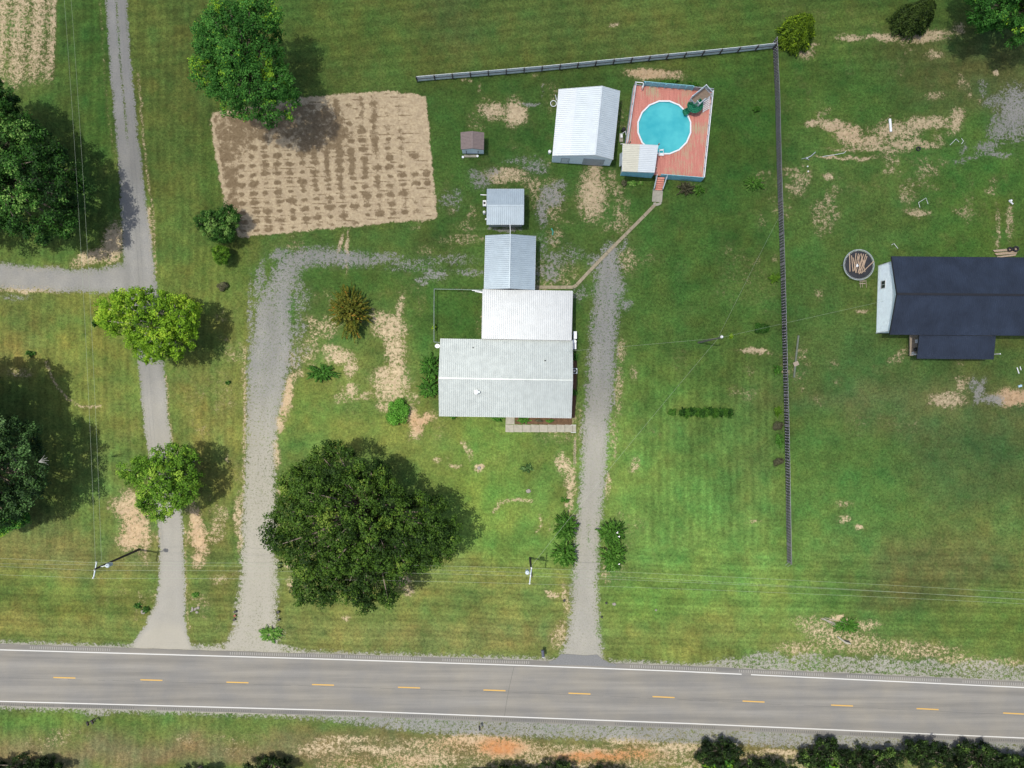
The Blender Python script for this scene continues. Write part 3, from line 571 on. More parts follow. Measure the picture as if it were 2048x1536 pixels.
    for (lx, ly, lz, lr, lt) in ls:
        e = Vector((lx, ly, lz)); mid = fork.lerp(e, .5)+Vector((0, 0, .12*(e-fork).length))+Vector((rng.normal(), rng.normal(), 0))*.2
        b.tube([fork, fork.lerp(mid, .5)+Vector((0,0,.1)), mid, e], [tr*.42, tr*.34, tr*.22, tr*.07], 5)
    b.build('trunk', bark, th, smooth=True)
    return th, len(pos)
def shrub(label, cat, name, px, py, rx, ry, h, m, spike=0.0, leaf=.16, n=900, rot=0, seed=3, group=None, tone=.45, flowers=None, lobes=7, nostem=False, z0=0.0):
    """low plant: rx, ry in plan units, h metres. spike > 0 gives long pointed shoots"""
    global rng
    rng = np.random.default_rng(seed+int(px)*7+int(py))
    c = P(px, py, h*.6); rx = rx/PPM; ry = ry/PPM; cr_, sr = math.cos(-R(rot)), math.sin(-R(rot))
    th = thing(name, (c.x, c.y, 0), label, cat, group)
    if spike:
        k = max(14, int(n/24)); pos = []; nr = []; ax = []; tn = []; sz = []
        bst = MB()
        for i in range(k):
            a = rng.uniform(0, 2*math.pi); q = math.sqrt(rng.random())*rng.uniform(.75, 1.12); el = (1-q**2*.75)
            e = np.array([math.cos(a)*q*rx, math.sin(a)*q*ry]); e = np.array([e[0]*cr_-e[1]*sr, e[0]*sr+e[1]*cr_])
            E = np.array([c.x+e[0], c.y+e[1], h*max(.25, el)*rng.uniform(.8, 1.05)]); S = np.array([c.x+e[0]*.25, c.y+e[1]*.25, h*.15])
            t = np.linspace(.35, 1.0, 24); bow = np.stack([0*t, 0*t, np.sin(t*math.pi)*h*.12], -1)
            p = S+(E-S)*t[:, None]+bow+rng.normal(size=(24, 3))*leaf*(.55*(1.1-t))[:, None]
            d = (E-S)/np.linalg.norm(E-S)
            pos.append(p); nr.append(rng.normal(size=(24, 3))*.5+np.array([[0, 0, 1]])); ax.append(np.tile(d, (24, 1))+rng.normal(size=(24, 3))*spike); tn.append(tone+rng.normal()*.13+rng.normal(size=24)*.12); sz.append(np.full(24, leaf)*rng.uniform(.7, 1.3, 24))
            if i % 3 == 0: bst.tube([(S[0], S[1], -.05), tuple(S), tuple(S+(E-S)*.7)], [.03, .022, .008], 4)
        leaves_mesh('foliage', np.concatenate(pos), np.concatenate(nr), np.concatenate(sz), np.concatenate(tn), m, th, aspect=1.7, axis=np.concatenate(ax))
        bst.build('stem', BARK, th)
    else:
        lb = [(0, 0, .5, .62, 0)]
        for i in range(lobes):
            a = rng.uniform(0, 2*math.pi); q = rng.uniform(.35, .72); lb.append((math.cos(a)*q, math.sin(a)*q, .5-.25*q+rng.normal()*.06, rng.uniform(.28, .42), rng.normal()*.1))
        pos = []; nr = []; tn = []
        per = n//len(lb)
        for (ax_, ay, az, r, tt) in lb:
            kk = int(per*(2 if r > .5 else 1)); d = rdir(kk, .4); rr = r*(.8+.28*rng.random(kk))
            e = np.stack([(ax_+d[:, 0]*rr)*rx, (ay+d[:, 1]*rr)*ry], -1); e = np.stack([e[:, 0]*cr_-e[:, 1]*sr, e[:, 0]*sr+e[:, 1]*cr_], -1)
            z = np.clip((az+d[:, 2]*rr*.8), .02, 1.1)*h
            pos.append(np.stack([c.x+e[:, 0], c.y+e[:, 1], z], -1)); nr.append(d+np.array([[0, 0, .5]])+rng.normal(size=(kk, 3))*.45); tn.append(tone+tt+rng.normal(size=kk)*.14)
        pos = np.concatenate(pos)
        leaves_mesh('foliage', pos, np.concatenate(nr), leaf*rng.uniform(.6, 1.3, len(pos)), np.concatenate(tn), m, th)
        if not nostem:
            bst = MB()
            for i in range(4): a = i*1.6; bst.tube([(c.x, c.y, -.05), (c.x+math.cos(a)*rx*.3, c.y+math.sin(a)*ry*.3, h*.5)], [.035, .012], 5)
            bst.build('stem', BARK, th)
    if flowers:
        b = MB()
        for (fx, fy, r) in flowers:
            p = P(fx, fy, h*.95)
            for k in range(6): b.cyl((p.x+rng.normal()*r*.7, p.y+rng.normal()*r*.7, p.z+rng.random()*.15-.1), .03, .045, .05, 6)
        b.build('blossom', FLW, th)
    return th
FLW = mat('white blossom', (.8, .8, .78, 1), .7, .05)
def LC_(r, g, b, f=1.45): return C(r, g, b, K/f)
L_OAK = leaf_mat('dark oak leaves', LC_(32, 56, 16, 1.4), LC_(82, 116, 36, 1.45), LC_(120, 142, 56, 1.45), .22)
L_LIME = leaf_mat('bright lime leaves', LC_(72, 110, 22, 1.6), LC_(136, 178, 46, 1.7), LC_(172, 200, 62, 1.75), .42)
L_MID = leaf_mat('mid green leaves', LC_(58, 96, 24, 1.6), LC_(112, 156, 48, 1.75), LC_(150, 182, 66, 1.8), .4)
L_COOL = leaf_mat('cool green leaves', LC_(40, 86, 26, 1.7), LC_(88, 146, 60, 1.8), LC_(150, 190, 50, 1.6), .3)
L_DARK = leaf_mat('deep green leaves', LC_(22, 50, 16, 1.6), LC_(64, 110, 38, 1.7), LC_(124, 160, 78, 1.8), .22)
L_DEEP = leaf_mat('blue green leaves', LC_(26, 48, 22, 1.9), LC_(72, 104, 52, 2.1), LC_(110, 140, 88, 2.1), .2)
L_CEDAR = leaf_mat('cedar sprays', LC_(42, 68, 14, 1.9), LC_(108, 136, 28, 2.1), LC_(146, 168, 40, 2.1), .25)
L_CEDAR2 = leaf_mat('dark cedar sprays', LC_(30, 50, 18), LC_(78, 100, 38), LC_(98, 116, 46), .15)
L_RUST = leaf_mat('olive and rust leaves', LC_(62, 84, 26, 1.7), LC_(116, 116, 42, 1.8), LC_(176, 118, 50, 1.8), .3)
L_BUSH = leaf_mat('round bush leaves', LC_(44, 92, 24, 1.8), LC_(96, 154, 52, 2), LC_(136, 184, 84, 2), .3)
L_MYR = leaf_mat('crepe myrtle leaves', LC_(44, 80, 22, 1.6), LC_(84, 132, 46, 1.75), LC_(130, 166, 80, 1.8), .3)
L_HOUSE = leaf_mat('glossy foundation shrub leaves', LC_(34, 68, 20, 1.8), LC_(76, 126, 44, 2), LC_(112, 156, 66, 2), .25)
L_PURP = leaf_mat('purple barberry leaves', LC_(62, 62, 44, 1.7), LC_(102, 102, 76, 1.8), LC_(116, 116, 88, 1.8), .2)
L_SCRUB = leaf_mat('shaded scrub leaves', LC_(26, 42, 16, 1.3), LC_(56, 82, 32, 1.4), LC_(104, 132, 60, 1.8), .2)
L_WEED = leaf_mat('pale weed leaves', LC_(56, 104, 30, 1.8), LC_(112, 156, 68, 2), LC_(196, 204, 140, 2), .3)
tot = 0
def T(*a, **k):
    global tot
    th, n = tree(*a, **k); tot += n; return th
OAK = T('huge dark green oak with a broad spreading crown beside the wide driveway', 'tree', 'oak_tree',
  [(575,935),(600,925),(640,890),(675,876),(705,895),(730,915),(760,925),(790,950),(815,985),(850,985),(885,1005),(915,1040),(925,1075),(905,1110),(870,1135),(830,1150),(800,1165),(800,1200),(765,1216),(720,1215),(690,1200),(650,1210),(610,1212),(585,1185),(590,1150),(560,1110),(540,1075),(537,1040),(555,1005),(548,980)], 7.5, 13.5, L_OAK, ctr=(740,1030), big=1.75, small=.55, leaf=.30, seed=11, tips=.1, tonebase=.42)
T('lime green tree whose crown hangs over the narrow gravel lane', 'tree', 'lime_tree',
  [(212,600),(240,582),(275,580),(300,574),(330,582),(370,590),(400,605),(405,650),(392,690),(365,725),(330,722),(310,734),(285,722),(268,705),(262,680),(235,675),(220,655),(198,645),(196,625)], 5.5, 9.5, L_LIME, big=1.1, small=.42, leaf=.26, seed=12, bark=BARKL, tips=.18, tonebase=.5)
T('yellow green tree with an open centre at the lower end of the narrow lane', 'tree', 'lime_tree',
  [(255,925),(280,912),(305,915),(315,895),(345,885),(375,890),(400,905),(405,950),(400,990),(375,1010),(350,1025),(330,1045),(300,1038),(280,1010),(278,975),(262,965),(250,945)], 5.5, 9, L_MID, big=1.1, small=.42, leaf=.25, seed=13, gap=.08, bark=BARKL, tips=.15, tonebase=.55)
T('tall fresh green tree standing over the top left corner of the bare garden plot', 'tree', 'maple_tree',
  [(400,75),(420,40),(450,20),(490,15),(505,-5),(540,5),(570,25),(575,60),(560,90),(580,130),(590,160),(610,190),(600,225),(570,245),(530,258),(490,245),(455,235),(430,200),(400,185),(395,150),(402,115)], 8, 14.5, L_COOL, big=1.35, small=.5, leaf=.28, seed=14, tips=.1, tonebase=.5)
T('large dark tree with pale leaf tufts above the left side lane', 'tree', 'walnut_tree',
  [(-190,230),(-60,180),(20,190),(60,235),(95,260),(130,290),(165,370),(150,420),(155,465),(120,470),(100,492),(60,480),(20,462),(-80,480),(-190,440),(-230,330)], 8.5, 15, L_DARK, big=1.5, small=.6, leaf=.3, seed=15, tips=.25, tonebase=.35, rough=1.3)
T('smaller dark tree crown behind the walnut at the left edge of the photo', 'tree', 'walnut_tree',
  [(-90,185),(-20,160),(30,175),(50,205),(40,235),(-20,250),(-90,235)], 6, 10, L_DARK, big=1.1, small=.5, leaf=.28, seed=16, tips=.05, tonebase=.3)
PEC = T('blue green tree at the left edge with a dead branch showing', 'tree', 'pecan_tree',
  [(-260,860),(-120,800),(-20,812),(30,830),(75,850),(85,885),(100,925),(92,970),(100,1000),(60,1020),(20,1050),(-60,1062),(-200,1040),(-280,960)], 8.5, 14.5, L_DEEP, big=1.5, small=.55, leaf=.3, seed=17, tips=.12, tonebase=.4, rough=1.2)
db = MB(); q0 = P(78, 924, 11.0); rs5 = random.Random(4)
for tx, ty, r_ in ((97,914,.05),(100,920,.04),(96,925,.04),(92,909,.035),(88,918,.05),(99,929,.03)): db.tube([q0, P((80+tx)/2, (923+ty)/2+rs5.uniform(-1.5, 1.5), 12.0), P(tx-2, ty+1, 12.9)], [.045, r_*.55, .01], 5)
db.build('dead_branch', mat('bleached dead wood', (.30,.29,.27,1), .9, .1), PEC)
T('tall tree mostly outside the left edge casting a wide shadow on the lawn', 'tree', 'pecan_tree',
  [(-300,720),(-160,700),(-60,706),(-18,735),(-12,800),(-30,860),(-200,880),(-310,820)], 10.5, 16, L_DEEP, big=1.6, small=.6, leaf=.34, seed=18, dens=1.5, tonebase=.4)
T('small bright green tree poking out below the blue green tree at the left edge', 'tree', 'sapling_tree',
  [(-40,1020),(0,1010),(40,1010),(62,1030),(50,1048),(20,1062),(0,1072),(-50,1060)], 3.5, 5, L_COOL, big=.7, small=.35, leaf=.22, seed=19, tonebase=.5)
T('green tree cropped by the top right corner of the photo', 'tree', 'maple_tree',
  [(1925,-60),(1935,-10),(1925,25),(1940,55),(1965,65),(1990,50),(2010,60),(2025,85),(2048,85),(2100,70),(2150,0),(2100,-80),(2000,-110)], 7, 11, L_COOL, big=1.2, small=.5, leaf=.28, seed=20, tonebase=.32)
T('small ragged tree at the lower left corner of the bare garden plot', 'tree', 'sapling_tree',
  [(392,440),(408,420),(440,425),(455,408),(475,418),(482,440),(468,455),(470,478),(440,488),(420,480),(405,462)], 2.8, 4.5, L_DARK, big=.65, small=.32, leaf=.2, seed=21, tips=.2, tonebase=.5, rough=1.2)
T('little sapling just below the ragged tree near the garden plot', 'tree', 'sapling_tree',
  [(425,498),(440,490),(456,498),(462,512),(455,525),(440,530),(428,518)], 1.8, 2.8, L_MID, big=.4, small=.25, leaf=.17, seed=22, tonebase=.4)
GB = 'scrub trees along the bottom edge'
bot = [(28,1526,50,22,'dark scrub tree in the bottom left corner'),(95,1530,36,18,'second dark scrub tree from the bottom left corner'),(395,1535,40,13,'low dark scrub at the bottom edge left of the round green tree'),(540,1524,38,24,'round dark green scrub tree at the bottom edge below the wide driveway'),
 (1010,1538,60,16,'dark scrub below the orange clay bank'),(1110,1532,44,18,'dark scrub at the right end of the orange clay bank'),(1210,1540,44,14,'low scrub at the bottom edge right of the clay bank'),
 (1440,1505,42,34,'tall dark scrub tree reaching up towards the road below the yellow dashes'),(1530,1528,54,22,'wide dark scrub tree between two taller ones at the bottom edge'),(1650,1508,44,32,'dark scrub tree in the middle of the bottom right thicket'),(1745,1512,60,30,'broad dark scrub tree near the right end of the bottom thicket'),(1850,1500,40,36,'dark scrub tree next to the bottom right corner group'),(1960,1508,60,34,'dark scrub tree nearest the bottom right corner'),(2040,1528,40,30,'dark scrub tree cut by the right edge at the bottom')]
for i, (x, y, rx, ry, lb) in enumerate(bot):
    r_ = random.Random(i+50); ol = []
    rx *= 1.18
    for k in range(22):
        a = 2*math.pi*k/22; q = r_.uniform(.55, 1.25); ol.append((x+math.cos(a)*rx*q, y+8+math.sin(a)*ry*q))
    T(lb, 'tree', 'scrub_tree', ol, 1.4, 3.0, L_SCRUB, big=.6, small=.38, leaf=.24, seed=60+i, group=GB, tips=.16, tonebase=.28, rough=1.5, gap=.22)
for (x, y, lb) in [(1455,1530,'pale green leafy tuft under the tall scrub at the bottom edge'),(1660,1532,'pale green leafy tuft in the middle of the bottom thicket'),(1430,1536,'small light green plant at the bottom edge')]:
    shrub(lb, 'plant', 'leafy_shrub', x, y, 22, 12, 4.2, L_COOL, spike=.5, leaf=.24, n=700, seed=4, tone=.75)
# cedars
def cedar(label, px, py, rx, ry, h, m, seed):
    global rng
    rng = np.random.default_rng(seed); c = P(px, py, h*.35); th = thing('cedar_tree', (c.x, c.y, 0), label, 'tree', 'cedars by the far fence')
    n = 7500; u = rng.random(n)**.8; a = rng.random(n)*2*math.pi
    lob = 1+.10*np.sin(a*7+u*9)+.07*np.sin(a*13+2); rr = (1-u)**.62*lob*rng.uniform(.72, 1.05, n)
    x = c.x+np.cos(a)*rr*rx/PPM; y = c.y+np.sin(a)*rr*ry/PPM; z = .3+u*(h-.3)+rng.normal(size=n)*.08
    d = np.stack([np.cos(a), np.sin(a), .35+.8*u], -1)+rng.normal(size=(n, 3))*.35
    leaves_mesh('crown', np.stack([x, y, z], -1), np.stack([np.cos(a)*.5, np.sin(a)*.5, u*0+.9], -1)+rng.normal(size=(n, 3))*.4, .24*rng.uniform(.6, 1.3, n), .42+rng.normal(size=n)*.2+.1*np.sin(a*7+u*9), m, th, aspect=1.8, axis=d)
    MB().tube([(c.x, c.y, -.1), (c.x, c.y, h*.9)], [.16, .03], 7).build('trunk', BARK, th)
cedar('yellow green cedar outside the corner where the two fences meet', 1598, 62, 35, 36, 5.5, L_CEDAR, 31)
cedar('darker cedar on the bare soil patch near the top right', 1831, 34, 39, 32, 6, L_CEDAR2, 32)
# shrubs
shrub('olive tree with rusty orange leaf tips on the lawn left of the house', 'tree', 'rusty_tree', 696, 622, 45, 56, 4.2, L_RUST, spike=.45, leaf=.22, n=5200, seed=5, tone=.5)
shrub('low dark spreading juniper on the lawn beside the wide driveway', 'shrub', 'juniper_shrub', 643, 746, 38, 19, 1.0, L_HOUSE, spike=.45, leaf=.2, n=1500, tone=.42, rot=4)
shrub('round clipped bright green bush beside the orange soil patch', 'bush', 'round_bush', 793, 823, 28, 30, 2.2, L_BUSH, leaf=.15, n=5200, lobes=16, tone=.55)
shrub('upper of the two dark shrubs against the left gable of the house', 'bush', 'foundation_shrub', 860, 735, 24, 32, 1.7, L_HOUSE, spike=.6, leaf=.17, n=2000, group='shrubs at the left gable')
shrub('lower of the two dark shrubs against the left gable of the house', 'bush', 'foundation_shrub', 858, 775, 25, 24, 1.6, L_HOUSE, spike=.6, leaf=.17, n=2000, group='shrubs at the left gable')
shrub('upper crepe myrtle on the left side of the right driveway', 'shrub', 'crepe_myrtle', 1133, 1056, 27, 30, 3.2, L_MYR, spike=.32, leaf=.22, n=2400, tone=.4, group='crepe myrtles beside the driveway')
shrub('lower crepe myrtle on the left side of the right driveway', 'shrub', 'crepe_myrtle', 1130, 1108, 29, 30, 3.0, L_MYR, spike=.32, leaf=.22, n=2400, tone=.5, group='crepe myrtles beside the driveway')
shrub('upper crepe myrtle with a white blossom cluster on the right side of the driveway', 'shrub', 'crepe_myrtle', 1224, 1068, 30, 30, 3.2, L_MYR, spike=.32, leaf=.22, n=2600, tone=.45, flowers=[(1234,1064,.16),(1238,1072,.1)], group='crepe myrtles beside the driveway')
shrub('lower crepe myrtle with a few pale blossoms on the right side of the driveway', 'shrub', 'crepe_myrtle', 1226, 1115, 31, 32, 3.0, L_MYR, spike=.32, leaf=.22, n=2600, tone=.5, flowers=[(1238,1128,.06)], group='crepe myrtles beside the driveway')
for (x, y, rx, ry, h, m, lb, tn) in [
 (1510,366,24,16,1.1,L_WEED,'pale leafy bush on the lawn right of the pool deck, nearest the black fence',.35),(1514,217,8,8,.8,L_MYR,'tiny shrub alone on the grass right of the pool deck rail',.4),
 (1527,657,18,16,1.2,L_HOUSE,'dark bush under the overhead wire beside the black fence',.3),(1551,556,14,12,1.1,L_MID,'yellow green bush against the black fence above the overhead wire',.6),
 (1556,740,10,12,.9,L_HOUSE,'dark green bush at the fence across from the fallen pole',.5),(1556,822,10,14,.9,L_MID,'yellowish shrub at the fence above the purple bushes',.5),(1556,850,13,12,1.0,L_PURP,'upper purple bush against the black fence',.5),(1562,880,9,18,.9,L_HOUSE,'green shrub between the two purple bushes at the fence',.6),(1558,923,12,11,.9,L_PURP,'lower purple bush against the black fence',.45),
 (1371,376,20,17,1.2,L_PURP,'dark purplish bush in front of the pool deck',.35),(1398,379,13,13,1.0,L_MYR,'green bush right of the dark one in front of the pool deck',.6),
 (1248,366,8,8,.5,L_PURP,'small dark plant left of the flower patch at the pool deck',.5),(1266,366,13,6,.5,L_WEED,'pale flowering patch in front of the pool deck',.6),(1282,367,7,5,.4,L_WEED,'small pale plant beside the pool steps',.6),
 (1053,937,13,12,.8,L_DEEP,'small blue green shrub in the front lawn',.6),(1130,1001,10,7,.6,L_MYR,'low green shrub above the left pair of crepe myrtles',.5),(59,707,11,8,.6,L_DARK,'small dark shrub on the left lawn below the side lane',.6),(190,648,9,10,1.4,L_DARK,'dark sprig beside the lime tree nearest the wires',.4),
 (446,571,13,12,1.0,L_PURP,'thin dark shrub between the lane and the wide driveway',.5),(455,765,7,4,.4,L_DARK,'tiny plant on the grass between the two gravel drives',.5),
 (1346,826,10,10,.5,L_MYR,'small round plant at the left end of the daylily row',.5),(540,1268,26,20,.7,L_WEED,'pale weedy clump where the wide driveway meets the road',.55),(905,834,8,5,.8,L_HOUSE,'small shrub under the left front eave of the house',.5),(996,838,14,6,.9,L_HOUSE,'shrub left of the front step',.55),(1046,840,16,8,.9,L_HOUSE,'shrub right of the front step',.6),(1076,841,10,4,.6,L_PURP,'low purple plant in the front bed',.5),(1100,842,10,3,.4,L_HOUSE,'low green plant in the front bed',.6),
 (1150,712,7,12,.7,L_HOUSE,'dark shrub at the top of the bed beside the right gable',.4),(1149,786,7,9,.6,L_HOUSE,'dark shrub low in the bed beside the right gable',.4),(868,655,5,7,1.2,L_LIME,'lime sprig climbing the wire yard fence',.6),(290,1220,10,8,.5,L_DARK,'dark plant round the stone left of the lane entrance',.6),(275,1212,10,6,.4,L_DARK,'low green clump left of the lane entrance',.6),(1462,672,5,5,1.0,L_LIME,'bright weed at the foot of the lamp pole',.7),(1693,1252,30,18,.5,L_WEED,'rough weedy patch above the culvert',.25),
 (1340,163,22,6,.6,L_HOUSE,'left weedy strip behind the pool deck',.55),(1385,168,20,6,.6,L_HOUSE,'right weedy strip behind the pool deck',.55),(390,1190,10,6,.3,L_WEED,'low weeds above the stone heap',.4)]:
    shrub(lb, 'plant' if h < .75 else 'bush', 'small_plant' if h < .75 else 'small_bush', x, y, rx, ry, h, m, spike=.5 if (x*7+y) % 3 else 0, leaf=.14, n=int(250+rx*ry*3.4), tone=tn, nostem=False, lobes=5)
# daylily row
ORD = ['leftmost','second','third','fourth','fifth','sixth','seventh','eighth','ninth','tenth','rightmost']
for k in range(11):
    shrub(('%s daylily in the row on the open lawn' if k in (0, 10) else '%s daylily from the left in the row on the open lawn') % ORD[k], 'plant', 'daylily', 1366+k*9.4, 825+math.sin(k*2)*1.5, 7.5, 10.5, .7, L_MYR if k % 2 else L_DARK, spike=.35, leaf=.2, n=760, tone=.42, group='daylilies in a row')
print('leaves', tot)
# dead branch in the blue green tree stands as its own snag
# ------------------------------------------------------------------ buildings
def metal(name, col, dirt=.10, rough=.42, metal_=.15, streak=(1, 1, 1)):
    return mat(name, col, rough, dirt, 1.1, metal=metal_, spec=.45, stretch=streak)
M_GREY = metal('pale grey roof metal', C(196, 204, 200, 1.55), .07); M_WHITE = metal('white roof metal', C(228, 234, 235, 2.15), .05)
M_BLUE = metal('bluish galvanised roof', C(178, 194, 202, 1.5), .06); M_SHED = metal('white blue roof metal', C(220, 231, 234, 1.5), .04); M_SHED2 = metal('paler white blue roof metal', C(230, 238, 240, 1.55), .03)
M_DARK = mat('charcoal blue roof metal', C(44, 54, 70, 1.35), .5, .22, .35, metal=.1, spec=.35); M_DARKT = mat('black trim', (.012, .013, .016, 1), .5, .1)
M_SIDING = mat('pale blue white siding', (.74, .82, .84, 1), .6, .05, 2); M_WALL = mat('grey painted wall', C(170, 176, 176, 1.2), .7, .08, 3); M_BRICK = mat('weathered brick', (.22, .12, .09, 1), .85, .2, 8, bump=.3)
M_BROWN = mat('brown shingle metal', C(142, 128, 124, 1.5), .6, .08, 4); M_TRIM = mat('white trim', (.62, .64, .64, 1), .5, .04); M_GLASS = mat('dark window glass', (.03, .04, .05, 1), .08, .1, spec=.8)
M_WOOD = mat('weathered wood', (.30, .25, .19, 1), .85, .22, 6, stretch=(1, 6, 1)); M_CONC = mat('pale concrete', C(190, 186, 168), .85, .10, 2.5); M_GALV = mat('galvanised pipe', (.34, .38, .38, 1), .45, .1, 5, metal=.4)
M_BLK = mat('black plastic', (.02, .02, .02, 1), .5, .2); M_RUST = mat('red rusted metal', (.25, .08, .05, 1), .7, .2)
def slope(b, e0, e1, r0, r1, n, th=.05, rh=.055, rw=.10, wave=True):
    """one roof plane: eave e0-e1, ridge r0-r1, n standing ribs from eave to ridge"""
    e0, e1, r0, r1 = map(Vector, (e0, e1, r0, r1)); nr = (e1-e0).cross(r0-e0).normalized()
    if nr.z < 0: nr = -nr
    d = nr*th; b.prism([e0-d, e1-d, r1-d, r0-d], [e0, e1, r1, r0])
    for k in range(n+1):
        t = min(max(k/n, .004), .996); a = e0.lerp(e1, t); c = r0.lerp(r1, t); u = (e1-e0).normalized()*rw/2
        b.prism([a-u, a+u, c+u, c-u], [a-u*.45+nr*rh, a+u*.45+nr*rh, c+u*.45+nr*rh, c-u*.45+nr*rh])
def wall_prism(b, pts_base, pts_top): b.prism(pts_base, pts_top)
def opening(th, wall, a, b_, t, wd, z0, z1, kind, out):
    """door or window on the wall running a-b at fraction t"""
    a = Vector(a); b_ = Vector(b_); c = a.lerp(b_, t); u = (b_-a).normalized(); o = Vector(out).normalized()
    def q(x0, x1, y0, y1, d0, d1): 
        base = [c+u*x0+o*d0+Vector((0,0,y0)), c+u*x1+o*d0+Vector((0,0,y0)), c+u*x1+o*d0+Vector((0,0,y1)), c+u*x0+o*d0+Vector((0,0,y1))]
        return base, [p+o*(d1-d0) for p in base]
    fr = MB(); h = wd/2
    for r in ((-h-.08, -h, z0-.08, z1+.08), (h, h+.08, z0-.08, z1+.08), (-h, h, z1, z1+.08), (-h, h, z0-.08, z0)): fr.prism(*q(*r, .004, .07))
    if kind == 'window':
        w_ = MB().prism(*q(-h, h, z0, z1, .004, .03)).build('window', M_GLASS, th); f = fr.build('frame', M_TRIM, th); f.parent = w_
        m_ = MB().prism(*q(-.02, .02, z0, z1, .032, .05)).build('muntin', M_TRIM, th); m_.parent = w_
    else:
        w_ = MB().prism(*q(-h, h, z0, z1, .004, .05)).build('door', M_TRIM if kind == 'door' else M_WALL, th); f = fr.build('frame', M_WALL, th); f.parent = w_
        k = MB().prism(*q(h*.7, h*.7+.05, 1.0, 1.12, .052, .11)).build('handle', M_BLK, th); k.parent = w_
def gable(name, label, cat, TL, TR, BR, BL, ze, zr, axis, ridge=.5, ov=.4, mr=M_GREY, mw=M_WALL, n=40, mr2=None, rib=True, trim=M_TRIM, opens=(), ridge_t=None, group=None, split=None):
    """corners are plan units at eave height ze. axis 'x': ridge runs left-right; 'y': ridge runs up-down"""
    tl, tr, br, bl = [P(*p, ze) for p in (TL, TR, BR, BL)]; c = (tl+tr+br+bl)/4
    th = thing(name, (c.x, c.y, 0), label, cat, group); up = Vector((0, 0, zr-ze))
    if axis == 'x': r0 = tl.lerp(bl, ridge)+up; r1 = tr.lerp(br, ridge)+up; planes = [(tl, tr, r0, r1), (bl, br, r0, r1)]
    else: r0 = tl.lerp(tr, ridge)+up; r1 = bl.lerp(br, ridge)+up; planes = [(tl, bl, r0, r1), (tr, br, r0, r1)]
    rb = MB()
    for i, pl in enumerate(planes):
        if split and i == split[0]:
            f = split[1]; e0, e1, a0, a1 = pl; m0 = e0.lerp(a0, f); m1 = e1.lerp(a1, f)
            slope(rb, m0, m1, a0, a1, n); s2 = MB(); slope(s2, e0+Vector((0,0,.012)), e1+Vector((0,0,.012)), m0+Vector((0,0,.012)), m1+Vector((0,0,.012)), n); SP = s2
        else: slope(rb, *pl, n)
    roof = rb.build('roof', mr, th)
    if split: x = SP.build('roof_panel', mr2, th); x.parent = roof
    rg = MB().beam(r0+Vector((0,0,.045)), r1+Vector((0,0,.045)), .16, .035).build('ridge_cap', mr, th); rg.parent = roof
    # fascia on the gable rakes and eaves
    fa = MB()
    for e0, e1, a0, a1 in planes:
        for p, q in ((e0, a0), (e1, a1), (e0, e1)): fa.beam(p-Vector((0,0,.09)), q-Vector((0,0,.09)), .05, .16)
    f_ = fa.build('fascia', trim, th); f_.parent = roof
    # walls
    def ins(p): d = c-p; d.z = 0; x = (tr-tl).normalized(); y = (tl-bl).normalized(); return p+x*(ov if d.dot(x) > 0 else -ov)+y*(ov if d.dot(y) > 0 else -ov)
    a, b_, d_, e_ = [ins(p) for p in (tl, tr, br, bl)]; g = lambda p, z: Vector((p.x, p.y, z)); W = MB()
    zt = ze+(zr-ze)*(ov/max(.1, ((tl-bl).length if axis == 'x' else (tr-tl).length)*.5))-.08
    W.prism([g(e_, -.1), g(d_, -.1), g(b_, -.1), g(a, -.1)], [g(e_, zt), g(d_, zt), g(b_, zt), g(a, zt)])
    if axis == 'x':
        for p, q in ((a, e_), (b_, d_)):
            m_ = p.lerp(q, ridge); W.prism(*[[v+s for v in (g(p, zt), g(q, zt), g(m_, zr-.1))] for s in (Vector((0,0,0)), (c-m_).normalized()*.0+Vector(((.15 if c.x > m_.x else -.15), 0, 0)))])
    else:
        for p, q in ((a, b_), (e_, d_)):
            m_ = p.lerp(q, ridge); W.prism(*[[v+s for v in (g(p, zt), g(q, zt), g(m_, zr-.1))] for s in (Vector((0,0,0)), Vector((0, (.15 if c.y > m_.y else -.15), 0)))])
    W.build('wall', mw, th)
    G0 = {'s': (g(e_, 0), g(d_, 0), (0, -1, 0)), 'n': (g(a, 0), g(b_, 0), (0, 1, 0)), 'w': (g(a, 0), g(e_, 0), (-1, 0, 0)), 'e': (g(b_, 0), g(d_, 0), (1, 0, 0))}
    for side, t, wd, z0, z1, k in opens:
        p, q, o = G0[side]; u = (q-p).normalized(); o = Vector((u.y, -u.x, 0)); o = o if o.dot(Vector(G0[side][2])) > 0 else -o
        opening(th, None, p, q, t, wd, z0, z1, k, o)
    return th
# main house
H1 = gable('brick_house', 'long grey metal roofed house facing the road, the largest roof of the white roofed group', 'house', (881,677.5), (1145,682), (1142.5,836), (878.5,832), 2.7, 4.1, 'x', ridge=.51, ov=.45, mr=M_GREY, mw=M_BRICK, n=66,
   opens=[('s',.56,1.0,.1,2.1,'door'),('s',.2,1.6,.9,2.0,'window'),('s',.4,1.4,.9,2.0,'window'),('s',.75,1.6,.9,2.0,'window'),('s',.92,1.0,.9,2.0,'window'),('w',.5,1.2,.9,2.0,'window'),('e',.3,1.2,.9,2.0,'window')])
def vent(th, px, py, z, r=.12, h=.5, m=M_TRIM, name='vent_pipe'):
    p = P(px, py, z); b = MB().cyl(p-Vector((0,0,.1)), r, r, h, 10); b.cyl(p+Vector((0,0,h-.12)), r*1.6, r*1.2, .1, 10); b.cyl(p-Vector((0,0,.02)), r*1.9, r*1.5, .08, 10); return b.build(name, m, th)
vent(H1, 953, 784, 3.7, .2, .5); vent(H1, 957.5, 784, 3.7, .13, .35, M_GALV); vent(H1, 946, 695, 3.0, .05, .3, M_BLK); vent(H1, 1090, 721, 3.5, .05, .3, M_BLK)
